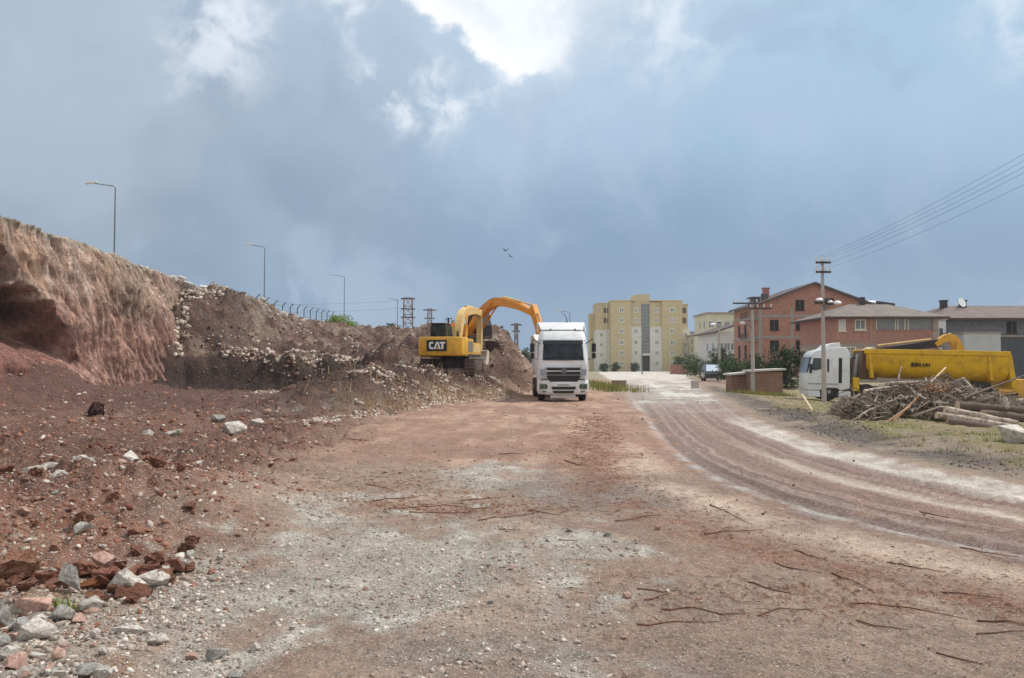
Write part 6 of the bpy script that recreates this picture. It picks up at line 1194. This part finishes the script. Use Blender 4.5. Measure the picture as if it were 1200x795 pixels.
pts = [(rr.gauss(7.0, .8), rr.uniform(50, 74)) for _ in range(260)]; tag(grass('verge_weeds', '', pts, .45, GRS, 5, spread=.2), 'yellowish weeds growing right of the lorry', 'weeds', kind='stuff')
WEED = mat('fresh_weed', lin(140, 152, 84), .8, island=.3)
for k, (px, pyv, lb) in enumerate(((84, 694, 'green grass tuft at the foot of the leaning slab'), (86, 790, 'small green weed at the bottom edge among pale stones'), (4, 792, 'green weed in the very corner of the ground'))):
    x0, D = gx(px, pyv, .15); o = grass('grass_tuft', lb, [(x0 + rr.gauss(0, .03), D + rr.gauss(0, .03) - .06) for _ in range(5)], .09, WEED, 60 + k, per=14, spread=.025); tag(o, lb, 'weed')
# twiggy dead weeds on the spoil toe
DW = mat('dead_weed', lin(176, 150, 118), .9, island=.35); m = MB()
for k in range(520):
    y0 = rr.uniform(26, 44); x0 = float(np.interp(y0, TOE_Y, TOE_X)) - abs(rr.gauss(.8, .9)); z0 = tz(x0, y0); a = Vector((rr.gauss(0, .12), rr.gauss(0, .12), rr.uniform(.25, .7))); m.tube([(x0, y0, z0), tuple(Vector((x0, y0, z0)) + a * .6 + Vector((rr.gauss(0, .03), 0, 0))), tuple(Vector((x0, y0, z0)) + a)], [.012, .01, .005], 3, False)
tag(m.build('dead_weeds', DW), 'dry straw coloured stalks and twigs along the foot of the spoil heap', 'dead weeds', kind='stuff')
# black mud clods on the verge
x_ = rng.uniform(7, 13, 6000); y_ = rng.uniform(12, 30, 6000); b0 = polyd(x_, y_, RR); kp = (b0 > .3) & (b0 < 2.0) & ~inpoly(x_, y_, ROADPOLY) & (x_ > 6.9) & (fbm(x_ * .6, y_ * .6, 5, 71, .6) > -.25); x_, y_ = x_[kp], y_[kp]
scatter('mud_lumps', 'dark churned mud lumps between the road and the grass', 'mud', onground(x_, y_), .015 + .14 * rng.beta(1, 6, len(x_)), stone_mat('mud_mix', [(78, 68, 62), (120, 106, 96), (98, 84, 76)], .3), (.5, .9), 12)
# ------------------------------------------------------------------ birds
BRD = mat('bird_feathers', lin(44, 52, 66), .8)
for k, (px, pyv, roll, lb) in enumerate(((592, 293.5, 0, 'dark bird with both wings raised in a V, higher of the two'), (598, 300, 38, 'dark bird banking steeply with wings in a line, lower of the two'))):
    q = P3(px, pyv, 60); m = MB(); n = 8
    m.loft([[(.0 + r_ * math.cos(2 * math.pi * j_ / n), yy_, r_ * math.sin(2 * math.pi * j_ / n)) for j_ in range(n)] for r_, yy_ in ((.008, -.17), (.03, -.13), (.045, -.04), (.04, .06), (.02, .14), (.03, .22))])
    up = .17 if k == 0 else .03
    for s in (-1, 1): m.loft([[(s * .03, -.06, .01), (s * .03, .07, .01), (s * .03, .07, .025), (s * .03, -.06, .025)], [(s * .16, -.08, up * .75), (s * .16, .04, up * .75), (s * .16, .04, up * .75 + .012), (s * .16, -.08, up * .75 + .012)], [(s * .30, .0, up * 1.15), (s * .30, .03, up * 1.15), (s * .30, .03, up * 1.15 + .004), (s * .30, .0, up * 1.15 + .004)]])
    o = m.build('bird', BRD, None, smooth=True); o.location = q; o.rotation_euler = (R(15), R(roll), R(30)); tag(o, lb, 'bird', 'birds in the sky')

# ------------------------------------------------------------------ air
HZ = bpy.data.materials.new('haze_air'); HZ.use_nodes = True; t = NT(HZ.node_tree); t.n.remove(t.n['Principled BSDF'])
pv = t.n.new('ShaderNodeVolumePrincipled'); pv.inputs['Color'].default_value = (.86, .92, 1, 1); pv.inputs['Density'].default_value = .00035; pv.inputs['Anisotropy'].default_value = .2
t.l.new(pv.outputs[0], t.n['Material Output'].inputs['Volume'])
m = MB(); m.box(-330, 330, -60, 420, -3.2, 26); hz = m.build('haze', HZ); hz['kind'] = 'stuff'; tag(hz, 'thin pale haze over the whole construction site', 'haze', kind='stuff')
